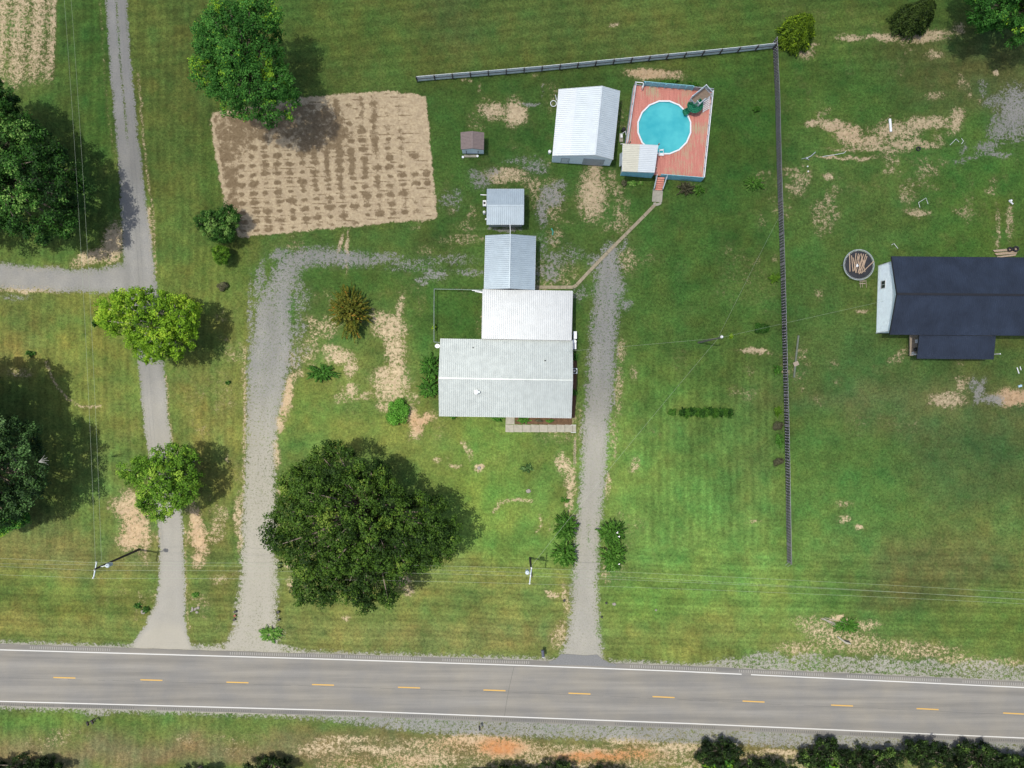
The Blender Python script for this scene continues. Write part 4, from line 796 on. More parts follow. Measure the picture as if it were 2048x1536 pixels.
ant = MB(); p = P(1137, 702, 3.2)
for k in range(5): ant.beam(p+Vector((-.45+k*.2, -.35, .3)), p+Vector((-.3+k*.2, .35, .35)), .015)
ant.beam(p+Vector((-.6, 0, .3)), p+Vector((.5, 0, .34)), .02); ant.beam(p-Vector((0,0,.3)), p+Vector((0,0,.34)), .03); ant.build('antenna', M_GALV, H1)
# rear addition, low slope roof against the house
def lean(name, label, cat, TL, TR, BR, BL, zt, zb, mr, mw, n, ov=.3, sideways=False, group=None, opens=()):
    tl, tr = P(*TL, zt), P(*TR, zt); br, bl = P(*BR, zb), P(*BL, zb)
    if sideways: tl, bl = P(*TL, zt), P(*BL, zt); tr, br = P(*TR, zb), P(*BR, zb)
    c = (tl+tr+br+bl)/4; th = thing(name, (c.x, c.y, 0), label, cat, group); b = MB()
    if sideways: slope(b, tl, bl, tr, br, n)
    else: slope(b, bl, br, tl, tr, n)
    r = b.build('roof', mr, th); fa = MB()
    for p, q in ((tl, tr), (tr, br), (br, bl), (bl, tl)): fa.beam(p-Vector((0,0,.1)), q-Vector((0,0,.1)), .05, .16)
    f = fa.build('fascia', M_TRIM, th); f.parent = r
    g = [p+(c-p).normalized()*ov for p in (bl, br, tr, tl)]
    MB().prism([Vector((p.x, p.y, -.1)) for p in g], [p-Vector((0,0,.1)) for p in g]).build('wall', mw, th)
    return th, (tl, tr, br, bl)
A1, _ = lean('house_addition', 'bright white ribbed low roof extension behind the grey roofed house', 'house', (965.5,579), (1145.5,582), (1143,680.5), (963.5,677), 2.75, 3.15, M_WHITE, M_WALL, 46)
vent(A1, 1038, 643, 3.0, .05, .25, M_GALV); vent(A1, 1049, 669, 3.05, .05, .25, M_GALV)
# carport / garage behind
gable('garage', 'bluish metal roofed garage joined to the back of the white extension', 'garage', (971,471), (1071.5,472.5), (1069.5,579.5), (968,578), 2.8, 3.9, 'y', ridge=.497, ov=.3, mr=M_BLUE, mw=M_SIDING, n=27, opens=[('e',.3,.9,.1,2.1,'door'),('e',.7,1.2,1.0,2.0,'window'),('w',.5,1.2,1.0,2.0,'window'),('n',.5,2.6,.1,2.2,'garage')])
gable('workshop', 'small square workshop with bluish roof between the garage and the little brown shed', 'shed', (974,378), (1048,378), (1047.5,449), (973.5,449), 2.7, 3.2, 'x', ridge=.49, ov=.25, mr=M_BLUE, mw=M_WALL, n=19, opens=[('e',.3,.9,.1,2.0,'door'),('w',.6,.8,1.0,1.8,'window'),('s',.5,1.0,1.0,1.8,'window')])
gable('metal_barn', 'tall white metal barn with a steep right slope beside the pool deck', 'barn', (1117.5,178.5), (1240,182), (1226,319), (1105,311.5), 3.0, 4.45, 'y', ridge=.685, ov=.06, mr=M_SHED, mw=M_SIDING, n=34, mr2=M_SHED2, split=(0, .42), opens=[('s',.22,1.0,.1,2.1,'door'),('s',.7,2.8,.1,2.5,'garage')])  # lower part of the left slope in a slightly paler metal
S1 = gable('garden_shed', 'tiny brown roofed shed with pale front and ramp beside the garden plot', 'shed', (921.5,265), (968,265.5), (967.5,299), (922,298.5), 2.1, 2.6, 'y', ridge=.5, ov=.08, mr=M_BROWN, mw=M_SIDING, n=12, trim=M_BROWN)
for px in (932, 955.5): MB().prism([P(px, 306.5, .5)+Vector((0,-.03,0)), P(px+1.4, 306.5, .5)+Vector((0,-.03,0)), P(px+1.4, 301.6, 1.9)+Vector((0,-.03,0)), P(px, 301.6, 1.9)+Vector((0,-.03,0))], [P(px, 306.5, .5)+Vector((0,-.08,0)), P(px+1.4, 306.5, .5)+Vector((0,-.08,0)), P(px+1.4, 301.6, 1.9)+Vector((0,-.08,0)), P(px, 301.6, 1.9)+Vector((0,-.08,0))]).build('door_strap', M_BLK, S1)

rp = MB(); rp.prism([P(928,309.5,0), P(953,309.5,0), P(953,314.5,0), P(928,314.5,0)], [P(928,309.5,.22), P(953,309.5,.22), P(953,314.5,.05), P(928,314.5,.05)]); rp.build('ramp', M_CONC, S1)
for (x, y, lb) in ((926,315,'left white flower pot at the ramp of the little brown shed'),(955,313,'right white flower pot at the ramp of the little brown shed')):
    p = P(x, y); tag(MB().cyl(p, .12, .17, .25, 10).build('flower_pot', M_TRIM), lb, 'pot', 'pots at the shed ramp')
# right house
def right_house():
    ze, zr = 4.0, 5.6; tl, bl = P(1783,513,ze), P(1779.5,669,ze); tr, br = tl+Vector((31,-.25,0)), bl+Vector((31,-.25,0)); c = (tl+br)/2
    th = thing('dark_roof_house', (c.x, c.y, 0), 'house with a charcoal metal roof and pale end wall at the right edge', 'house'); up = Vector((0,0,zr-ze))
    r0 = tl.lerp(bl, .5)+up; r1 = tr.lerp(br, .5)+up; b = MB(); slope(b, tl, tr, r0, r1, 100, rh=.03); slope(b, bl, br, r0, r1, 100, rh=.03)
    rf = b.build('roof', M_DARK, th); x = MB().beam(r0+Vector((0,0,.05)), r1+Vector((0,0,.05)), .3, .05).build('ridge_cap', M_DARKT, th); x.parent = rf
    f = MB()
    for p, q in ((tl, r0), (bl, r0), (tl, tr), (bl, br)): f.beam(p-Vector((0,0,.1)), q-Vector((0,0,.1)), .07, .2)
    x = f.build('fascia', M_DARKT, th); x.parent = rf
    a = P(1756.5, 532, 0); e = P(1752.5, 666, 0); L = Vector((30, -.25, 0)); z = 3.95
    W = MB(); up_ = lambda p, h: Vector((p.x, p.y, h)); W.prism([a-Vector((0,0,.1)), e-Vector((0,0,.1)), e+L, a+L], [up_(a, z), up_(e, z), up_(e+L, z), up_(a+L, z)])
    m_ = a.lerp(e, .5); W.prism([up_(a, z), up_(e, z), up_(m_, 5.35)], [up_(a, z)+Vector((.2,0,0)), up_(e, z)+Vector((.2,0,0)), up_(m_, 5.35)+Vector((.2,0,0))])
    W.build('wall', M_SIDING, th)
    t = MB()
    for k in range(1, 22): 
        zz = k*.18; t.beam(up_(a, zz)+Vector((-.012,0,0)), up_(e, zz)+Vector((-.012,0,0)), .02, .012)
    t.build('siding_lap', M_SIDING, th)
    for q_ in (a, e): MB().beam(up_(q_, 0)+Vector((-.03,0,0)), up_(q_, z)+Vector((-.03,0,0)), .1).build('corner_board', M_TRIM, th)
    opening(th, None, a, e, .3, 1.0, 1.0, 2.1, 'window', (-1, 0, 0)); opening(th, None, e, e+L, .22, 1.0, .3, 2.3, 'door', (0, -1, 0)); opening(th, None, e, e+L, .45, 1.6, 1.0, 2.2, 'window', (0, -1, 0)); opening(th, None, a, a+L, .3, 1.6, 1.0, 2.2, 'window', (0, 1, 0))
    # service drop on the end wall
    mst = MB(); q = P(1770, 602, 3); mst.tube([(a.x-.08, q.y, 0), (a.x-.08, q.y, 3.6), (a.x-.2, q.y, 3.9)], .04, 6); mst.build('service_mast', M_GALV, th)
    # porch
    pt = [P(1839,670.5,3.6), P(1991.5,672,3.6), P(1987,718.5,2.9), P(1834,717,2.9)]; b = MB(); slope(b, pt[3], pt[2], pt[0], pt[1], 40, rh=.03); x = b.build('porch_roof', M_DARK, th)
    f = MB(); f.beam(pt[3]-Vector((0,0,.1)), pt[2]-Vector((0,0,.1)), .07, .18); f.beam(pt[0]-Vector((0,0,.1)), pt[3]-Vector((0,0,.1)), .07, .18); f.beam(pt[1]-Vector((0,0,.1)), pt[2]-Vector((0,0,.1)), .07, .18); y = f.build('porch_fascia', M_DARKT, th); y.parent = x
    fl = [P(1819,669,.5), P(1985,670,.5), P(1984,712,.5), P(1819,711,.5)]; MB().slab(fl, .12).build('porch_floor', M_WOOD, th)
    for i, k in enumerate((1822, 1872, 1925, 1978)): q = P(k, 709, .5); MB().beam(q, Vector((q.x, q.y, 2.8)), .14).build('porch_post', M_TRIM, th)
    rl = MB()
    for zz in (.75, 1.4): rl.beam(P(1820,670,zz), P(1820,711,zz), .06); rl.beam(P(1820,711,zz), P(1872,711,zz), .06)
    for k in range(8): y_ = 671+k*5.6; rl.beam(P(1820, y_, .5), P(1820, y_, 1.4), .04)
    rl.build('porch_railing', M_WOOD, th)
right_house()
for (x, y, s, m, lb, nm) in ((1831,683,.45,M_TRIM,'white chair at the open end of the dark house porch','porch_chair'),(1826,699,.5,M_BLK,'black grill at the open end of the dark house porch','grill'),(1824,706,.3,M_TRIM,'white bucket at the lower end of the porch','bucket')):
    p = P(x, y, .5); b = MB()
    if nm == 'porch_chair':
        b.box(p+Vector((0,0,.4)), .5, .5, .06); b.box(p+Vector((0,.23,.45)), .5, .05, .5)
        for dx in (-.2, .2):
            for dy in (-.2, .2): b.beam(p+Vector((dx, dy, 0)), p+Vector((dx, dy, .42)), .04)
    elif nm == 'grill':
        b.cyl(p+Vector((0,0,.6)), .28, .3, .12, 14); b.cyl(p+Vector((0,0,.72)), .3, .12, .18, 14)
        for k in range(3): a = k*2.1; b.beam(p+Vector((math.cos(a)*.3, math.sin(a)*.3, 0)), p+Vector((math.cos(a)*.15, math.sin(a)*.15, .62)), .03)
    else: b.cyl(p, .13, .16, .32, 12); b.tube([p+Vector((-.16,0,.3)), p+Vector((0,0,.45)), p+Vector((.16,0,.3))], .01, 4)
    tag(b.build(nm, m), lb, nm.split('_')[-1])
# front walk, slabs
wk = MB()
for k in range(8):
    x0 = 1011+k*17; x1 = min(x0+16.4, 1145); 
    if x1 > x0: wk.slab([P(x0,864,.06), P(x1,864.6,.06), P(x1,850,.06), P(x0,849,.06)], .12)
wk.slab([P(1011,848.4,.06), P(1029,848.8,.06), P(1029,834,.06), P(1012,834,.06)], .12)
tag(wk.build('front_walk', M_CONC), kind='structure')
st_ = thing('front_steps', P(1148,857,0), 'short step with thin white handrails at the right end of the front walk', 'steps')
MB().slab([P(1145.6,864.5,.14), P(1152,864.6,.14), P(1152,850.6,.14), P(1145.6,850.4,.14)], .2).build('tread', M_CONC, st_)
for y in (850, 865): b = MB(); b.tube([P(1142,y,.06), P(1142,y,.95), P(1152,y,.9), P(1152,y,.1)], .025, 6); b.build('handrail', M_TRIM, st_)
M_MULCH = mat('brown mulch', C(116, 88, 66), .95, .2, 5, bump=.5); M_MULR = mat('reddish mulch', C(120, 94, 68), .95, .25, 4, bump=.5)
tag(MB().slab([P(1141,705,.02), P(1153,706,.02), P(1154,740,.02), P(1152,800,.02), P(1149,836,.02), P(1141,834,.02)], .1).build('mulch_bed', M_MULCH), kind='structure')
tag(MB().slab([P(1030,848,.02), P(1144,850,.02), P(1144,834,.02), P(1030,832,.02)], .1).build('mulch_bed', M_MULR), kind='structure')
def ac(px, py, lb, s=.75, fan=True):
    p = P(px, py); th = thing('air_conditioner', p, lb, 'air conditioner'); MB().box(p, s, s, .8).build('cabinet', M_GALV, th, bevel=.02)
    MB().ring((p.x, p.y), s*.18, s*.42, .8, .84, 18).build('fan_grille', M_BLK, th); MB().cyl(p+Vector((0,0,.8)), .07, .07, .05, 8).build('hub', M_TRIM, th)
ac(1148, 742, 'square grey air conditioner in the mulch bed at the right gable', .8)
for (x, y, w_, d, h, m, lb, nm, ct) in ((1148.5,671.5,.42,1.0,1.3,M_TRIM,'white propane cabinet at the back right corner of the white extension','utility_cabinet','cabinet'),(1148,692,.4,.95,1.0,M_TRIM,'white meter cabinet at the top right corner of the grey roofed house','utility_cabinet','cabinet')):
    p = P(x, y); th = thing(nm, p, lb, ct); MB().box(p, w_, d, h).build('cabinet', m, th, bevel=.03); MB().box(p+Vector((0,0,h)), w_+.06, d+.06, .05).build('lid', m, th)
def dish(px, py, z, lb):
    p = P(px, py, z); th = thing('satellite_dish', Vector((p.x, p.y, 0)), lb, 'satellite dish'); MB().tube([Vector((p.x, p.y, 0)), p], .03, 6).build('mast', M_GALV, th)
    b = MB(); n = 16; ctr = p+Vector((-.05,-.05,.0))
    for k in range(n):
        a, c = 2*math.pi*k/n, 2*math.pi*(k+1)/n
        b.poly([ctr, p+Vector((math.cos(a)*.35, math.sin(a)*.3, .12)), p+Vector((math.cos(c)*.35, math.sin(c)*.3, .12))])
    b.build('reflector', M_TRIM, th)
dish(875, 692, 2.4, 'pale satellite dish at the top left corner of the grey roofed house')
dish(1148, 683, 1.2, 'small satellite dish between the two white cabinets')
# workshop clutter
p = P(970,411.5); th = thing('window_unit', p, 'window air conditioner on the left wall of the workshop', 'air conditioner'); MB().box(p+Vector((0,0,1.0)), .5, .8, .5).build('cabinet', M_TRIM, th, bevel=.02); MB().box(p+Vector((-.02,.0,1.5)), .3, .35, .02).build('grille', M_BLK, th); MB().box(p, .12, .12, 1.0).build('bracket', M_GALV, th)
p = P(969,427); tag(MB().cyl(p, .2, .2, .9, 14).cyl(p+Vector((0,0,.9)), .2, .08, .14, 14).build('gas_cylinder', M_TRIM), 'white gas cylinder at the left wall of the workshop', 'cylinder')
p = P(972,439); tag(MB().cyl(p, .1, .13, .3, 10).tube([p+Vector((-.13,0,.28)), p+Vector((0,0,.4)), p+Vector((.13,0,.28))], .01, 4).build('bucket', M_TRIM), 'small white bucket at the lower left corner of the workshop', 'bucket')
tag(MB().beam(P(961,389.5,1.6), P(974,390,1.9), .1, .05).beam(P(962,389.5,0), P(962,389.5,1.6), .05).build('awning_arm', M_TRIM), 'white pipe arm sticking out of the upper left of the workshop', 'pipe')
tag(MB().tube([P(1020,448,2.75), P(1020.5,459,2.6), P(1020.5,471,2.9)], .05, 8).build('conduit_pipe', M_TRIM), 'white pipe bridging the workshop and the garage roofs', 'pipe')
p = P(1104,464); tag(MB().tube([P(1070+33,457,.05), P(1071+35,463,.3), P(1072+33,470,.05)], .09, 6).build('garden_hose', mat('teal plastic', (.05,.25,.2,1), .5)), 'teal plastic hose reel on the grass right of the garage', 'hose')
# barn clutter
b = MB(); c = P(1107,207,.15); b.tube([c+Vector((math.cos(k*.35)*.42, math.sin(k*.35)*.42, .02*(k % 3))) for k in range(19)], .05, 6); tag(b.build('coiled_hose', M_TRIM), 'white coiled hose ring beside the upper left of the barn', 'hose')
p = P(1099,306); tag(MB().cyl(p, .2, .2, .7, 12).cyl(p+Vector((0,0,.7)), .22, .1, .08, 12).build('barrel', M_TRIM), 'small white barrel at the lower left corner of the barn', 'barrel')
tag(MB().tube([P(1111,190,.1), P(1113,200,1.6)], .05, 6).build('downpipe', M_TRIM), 'short white downpipe near the coiled hose on the barn', 'pipe')
# small yard with pipe fence
th = thing('pipe_fence', P(868,630), 'green grey pipe and mesh fence round the small yard left of the white extension', 'fence'); PG = mat('green grey pipe', C(128, 146, 136, 1.6), .5, .12, 4, metal=.3)
seq = [(965,580),(920,579),(868.5,578),(868,614),(868,648),(868,684),(880,685)]
rl = MB()
for a, c in zip(seq[:-1], seq[1:]): rl.tube([P(*a, 1.2), P(*c, 1.2)], .045, 6); rl.tube([P(*a, .1), P(*c, .1)], .025, 5)
rl.build('rail', PG, th)
for q in seq[:-1]: MB().tube([P(*q, 0), P(*q, 1.3)], .05, 8).build('post', PG, th)
ms = MB()
for a, c in zip(seq[:-1], seq[1:]):
    A, B = P(*a, 0), P(*c, 0); n = max(2, int((B-A).length/.3))
    for k in range(n):
        u, v = A.lerp(B, k/n), A.lerp(B, (k+1)/n); ms.beam(Vector((u.x,u.y,.1)), Vector((v.x,v.y,1.2)), .012); ms.beam(Vector((v.x,v.y,.1)), Vector((u.x,u.y,1.2)), .012)
ms.build('wire_mesh', PG, th)
tag(MB().beam(P(944,580.5,.1), P(966,583,.12), .14, .05).beam(P(950,582.5,.1), P(966,585.5,.12), .14, .05).build('board_stack', M_TRIM), 'two pale boards lying at the top right of the small yard', 'boards')

# ------------------------------------------------------------------ back fence
def back_fence():
    base = [(835,163),(900,157.5),(1000,149.5),(1100,141),(1200,131),(1300,121.5),(1400,112),(1480,104),(1545,97)]
    base = [P(x, y, 0) for x, y in base]; h = 1.6
    th = thing('board_fence', base[4], 'long pale board fence with dark posts behind the barn and pool', 'fence')
    L = [0]
    for a, b in zip(base[:-1], base[1:]): L.append(L[-1]+(b-a).length)
    def at(s):
        for i in range(len(base)-1):
            if s <= L[i+1] or i == len(base)-2: return base[i].lerp(base[i+1], (s-L[i])/(L[i+1]-L[i]))
    M_PAN = mat('pale weathered fence board', (.62, .65, .64, 1), .75, .10, 2.0); M_POST = mat('dark fence post', (.07, .055, .05, 1), .85, .2); n = 20
    M_RAIL = mat('weathered fence rail', C(112, 110, 104), .8, .15, 3)
    for k in range(n):
        a, b = at(L[-1]*k/n), at(L[-1]*(k+1)/n); d = (b-a).normalized(); p = MB(); 
        for z0 in (.08, .46, .84, 1.22): p.prism([a+d*.02+Vector((0,0,z0)), b-d*.02+Vector((0,0,z0)), b-d*.02+Vector((0,.05,z0)), a+d*.02+Vector((0,.05,z0))], [a+d*.02+Vector((0,0,z0+.35)), b-d*.02+Vector((0,0,z0+.35)), b-d*.02+Vector((0,.05,z0+.35)), a+d*.02+Vector((0,.05,z0+.35))])
        p.build('board_panel', M_PAN, th)
    for k in range(n+1):
        a = at(L[-1]*k/n); MB().beam(a+Vector((0,-.08,-.1)), a+Vector((0,-.08,h+.05)), .13).build('post', M_POST, th)
    r = MB()
    for k in range(n):
        a, b = at(L[-1]*k/n), at(L[-1]*(k+1)/n)
        for z in (.85,): r.beam(a+Vector((0,-.04,z)), b+Vector((0,-.04,z)), .06, .09)
    r.build('rail', M_RAIL, th)
back_fence()
def lattice_fence():
    px = [(1546,86),(1551,200),(1554,330),(1558,440),(1562,560),(1564.5,660),(1567,760),(1569.5,850),(1571.5,950),(1573,1050),(1574.5,1122)]
    h = 1.75; base = [P(1024+(x-1024)*.9985, y, 0) for x, y in px]; th = thing('lattice_fence', base[5], 'long black lattice fence dotted with pale caps dividing the two yards', 'fence')
    M_L = mat('black lattice', C(60, 54, 66, 1.7), .6, .2, 5); M_D = mat('pale lattice knots', C(205, 200, 215, 1.5), .6, .1)
    P_ = []
    for a, b in zip(base[:-1], base[1:]):
        n = max(1, round((b-a).length/2.4))
        for k in range(n): P_.append(a.lerp(b, k/n))
    P_.append(base[-1])
    M_G = mat('grey galvanised top rail', C(150, 150, 150), .5)
    for i, (a, b) in enumerate(zip(P_[:-1], P_[1:])):
        v = MB(); L = (b-a).length; d = (b-a)/L; nrm = Vector((-d.y, d.x, 0))
        k = 0; s = 0
        while s < L:                                   # woven slats, leaning alternately
            for j, zz in enumerate((.05, .48, .91, 1.34)):
                q0 = a+d*s; q1 = a+d*min(L, s+.30); z0, z1 = (zz, zz+.40) if (j+k) % 2 else (zz+.40, zz)
                v.beam(q0+Vector((0,0,z0)), q1+Vector((0,0,z1)), .02, .2); 
            s += .28; k += 1
        v.build('lattice_panel', M_L, th)
        w_ = MB(); s = .14
        while s < L:
            for zz in (.36, .86, 1.34): q = a+d*s+Vector((-.04,0,zz)); w_.box(q, .05, .10, .10)
            s += .38
        w_.beam(a+Vector((0,0,h)), b+Vector((0,0,h)), .03)
        w_.build('cap_row', M_D, th)
    for a in P_: MB().tube([a-Vector((0,0,.1)), a+Vector((0,0,h+.08))], .045, 6).build('post', M_G, th)
    e = P_[-1]; MB().tube([e+Vector((0,0,h)), e+Vector((.1,-.8,0))], .03, 5).tube([e+Vector((0,0,.8)), e+Vector((-.2,-.6,0))], .03, 5).build('brace', M_GALV, th)
lattice_fence()

# ------------------------------------------------------------------ pool deck
ZD = 1.25
dk = [P(1269,170,ZD), P(1424,184,ZD), P(1406,358,ZD), P(1244,345,ZD)]
def D(u, v, z=ZD):
    p = dk[0].lerp(dk[1], u).lerp(dk[3].lerp(dk[2], u), v); return Vector((p.x, p.y, z))
M_TEAL = mat('faded teal paint', (.26, .56, .62, 1), .7, .14, 2.5); M_RAILG = mat('pale grey painted rail', C(176, 188, 194, 1.15), .6, .08, 3)
def deck_mat():
    m, t, b = nodes('faded red deck boards'); L = t.links.new; N = t.nodes.new; b.inputs['Roughness'].default_value = .8
    tc = N('ShaderNodeTexCoord'); mp = N('ShaderNodeMapping'); mp.inputs['Scale'].default_value = (7, .35, 1); mp.inputs['Rotation'].default_value = (0, 0, R(6)); L(tc.outputs['Object'], mp.inputs[0])
    n = N('ShaderNodeTexNoise'); n.inputs['Scale'].default_value = 1.0; n.inputs['Detail'].default_value = 6; n.inputs['Roughness'].default_value = .7; L(mp.outputs[0], n.inputs[0])
    n2 = N('ShaderNodeTexNoise'); n2.inputs['Scale'].default_value = .45; n2.inputs['Detail'].default_value = 5; L(tc.outputs['Object'], n2.inputs[0])
    r = N('ShaderNodeValToRGB'); e = r.color_ramp.elements; e[0].position = .28; e[0].color = C(186, 110, 96, 1.25); e[1].position = .7; e[1].color = C(228, 154, 136, 1.25); L(n.outputs[0], r.inputs[0])
    mm = N('ShaderNodeMath'); mm.operation = 'MULTIPLY'; L(n.outputs[0], mm.inputs[0]); L(n2.outputs[0], mm.inputs[1]); r2 = N('ShaderNodeValToRGB'); r2.color_ramp.elements[0].position = .27; r2.color_ramp.elements[1].position = .37; L(mm.outputs[0], r2.inputs[0])
    mx = N('ShaderNodeMix'); mx.data_type = 'RGBA'; L(r2.outputs[0], mx.inputs[0]); L(r.outputs[0], mx.inputs[6]); mx.inputs[7].default_value = C(190, 170, 136, 1.3); L(mx.outputs[2], b.inputs['Base Color']); return m
M_RED = deck_mat()
PC = P(1328.5,255,1.3); PR = 3.82
def build_deck():
    th = thing('pool_deck', D(.5,.5,0), 'raised red plank deck with teal skirting round the blue pool', 'deck')
    b = MB(); nb = 84                                   # planks running down the deck, cut round the pool
    for k in range(nb):
        u0, u1 = k/nb, (k+1)/nb-.0022; um = (u0+u1)/2; vs = np.linspace(0, 1, 120); run = None
        for i, v in enumerate(vs):
            q = D(um, v); out = (Vector((q.x-PC.x, q.y-PC.y)).length > PR-.05)
            if out and run is None: run = v
            if (not out or i == 119) and run is not None:
                b.slab([D(u0, run), D(u0, v), D(u1, v), D(u1, run)], .04); run = None
    b.build('deck_boards', M_RED, th)
    # skirts
    def panel(name, a, c, z0, z1, m, n, t=.05):
        q = MB(); d = (c-a).normalized(); o = Vector((-d.y, d.x, 0))*t
        for k in range(n):
            s, e = a.lerp(c, k/n), a.lerp(c, (k+.94)/n); q.prism([Vector((p.x, p.y, z0)) for p in (s, e, e+o, s+o)], [Vector((p.x, p.y, z1)) for p in (s, e, e+o, s+o)])
        return q.build(name, m, th)
    panel('skirt', D(-.005,1.005), D(.385,1.005), 0, 2.1, M_TEAL, 28); panel('skirt', D(.47,1.005), D(1.0,1.005), 0, 2.1, M_TEAL, 38)
    panel('skirt', D(-.005,0), D(-.005,1), 0, ZD, M_RAILG, 70); panel('skirt', D(1.005,0), D(1.005,1), 0, ZD, M_RAILG, 70)
    panel('privacy_panel', D(.1,-.005), D(.74,-.005), .1, 2.5, M_TEAL, 44); panel('privacy_panel', D(.0,-.005), D(.1,-.005), .0, ZD, M_TEAL, 6); panel('privacy_panel', D(.74,-.005), D(1,-.005), .1, 2.2, M_RAILG, 16)
    # railings
    def rail(a, c, n, m=M_RAILG, h=.95, bal=True, name='railing'):
        q = MB()
        for z in (h, .15): q.beam(a+Vector((0,0,z)), c+Vector((0,0,z)), .10 if z == h else .06, .05)
        if bal:
            k_ = n*6
            for k in range(k_): p = a.lerp(c, (k+.5)/k_); q.beam(p+Vector((0,0,.15)), p+Vector((0,0,h)), .035)
        q.build(name, m, th)
        for k in range(n+1): p = a.lerp(c, k/n); MB().beam(p, p+Vector((0,0,h+.08)), .1).build('post', m, th)
    rail(D(.008,.0), D(.008,.68), 6, bal=False); rail(D(.994,.02), D(.994,1), 8, h=1.0, bal=False, m=M_TRIM)
    rail(D(.0,.0), D(.1,.0), 1, m=M_TRIM, bal=False); rail(D(.1,.0), D(.1,.05), 1, m=M_TRIM, bal=False)
    for k in range(8): p = D(.12+k*.088, .006); MB().beam(p, p+Vector((0,0,1.3)), .09).build('post', M_TEAL, th)
    # substructure posts
    # canopy
    zc = 3.55; c4 = [P(1246,287.5,zc+.25), P(1316.5,290.5,zc), P(1309,345,zc), P(1244.5,342.5,zc+.25)]
    mid0, mid1 = c4[0].lerp(c4[1], .48), c4[3].lerp(c4[2], .48)
    b = MB(); slope(b, mid0, mid1, c4[1], c4[2], 15); cn = b.build('canopy', M_SHED2, th)
    b = MB(); slope(b, c4[0], c4[3], mid0-Vector((.004,0,0)), mid1-Vector((.004,0,0)), 15); x = b.build('canopy_panel', mat('cream roof panel', C(230, 228, 208, 1.6), .5, .05, 2), th); x.parent = cn
    x = MB(); 
    for a, c in ((c4[0], c4[1]), (c4[1], c4[2]), (c4[2], c4[3]), (c4[3], c4[0])): x.beam(a-Vector((0,0,.12)), c-Vector((0,0,.12)), .06, .14)
    x = x.build('fascia', M_TRIM, th); x.parent = cn
    for u, v in ((.03,.7),(.38,.7),(.38,.97),(.03,.97)): p = D(u, v); MB().beam(p, p+Vector((0,0,zc-ZD-.1)), .12).build('canopy_post', M_WOOD, th)
    # side screen hanging left of the canopy
    q = MB(); a, c = P(1239,305,1.4), P(1239,332,1.4)
    for s, e in ((P(1246,304,2.2), P(1240,308,1.2)), (P(1244,330,2.2), P(1239,333,1.2)), (P(1240,308,1.2), P(1239,333,1.2))): q.beam(s, e, .06)
    q.prism([P(1246,304,2.2), P(1240,308,1.2), P(1239,333,1.2), P(1244,330,2.2)], [v+Vector((0,0,.03)) for v in (P(1246,304,2.2), P(1240,308,1.2), P(1239,333,1.2), P(1244,330,2.2))]); q.build('side_screen', M_RAILG, th)
    # steps down
    for k in range(6):
        z = ZD-.02-k*.2; y = 354+k*4.4; MB().slab([P(1313.5-k*.5,y,z), P(1329-k*.5,y+.8,z), P(1328.5-k*.5,y+4.6,z), P(1313-k*.5,y+3.8,z)], .05).build('step', M_RED, th)
    for a, c in ((P(1315,349,2.15), P(1309,376,1.0)), (P(1335,350.5,2.15), P(1326.5,377,1.0))):
        q = MB(); q.beam(a, c, .08, .05); q.beam(a-Vector((0,0,.6)), c-Vector((0,0,.6)), .05, .05); q.beam(c, Vector((c.x, c.y, 0)), .08); q.beam(a, Vector((a.x, a.y, .8)), .08); q.build('handrail', M_RAILG, th)
build_deck()
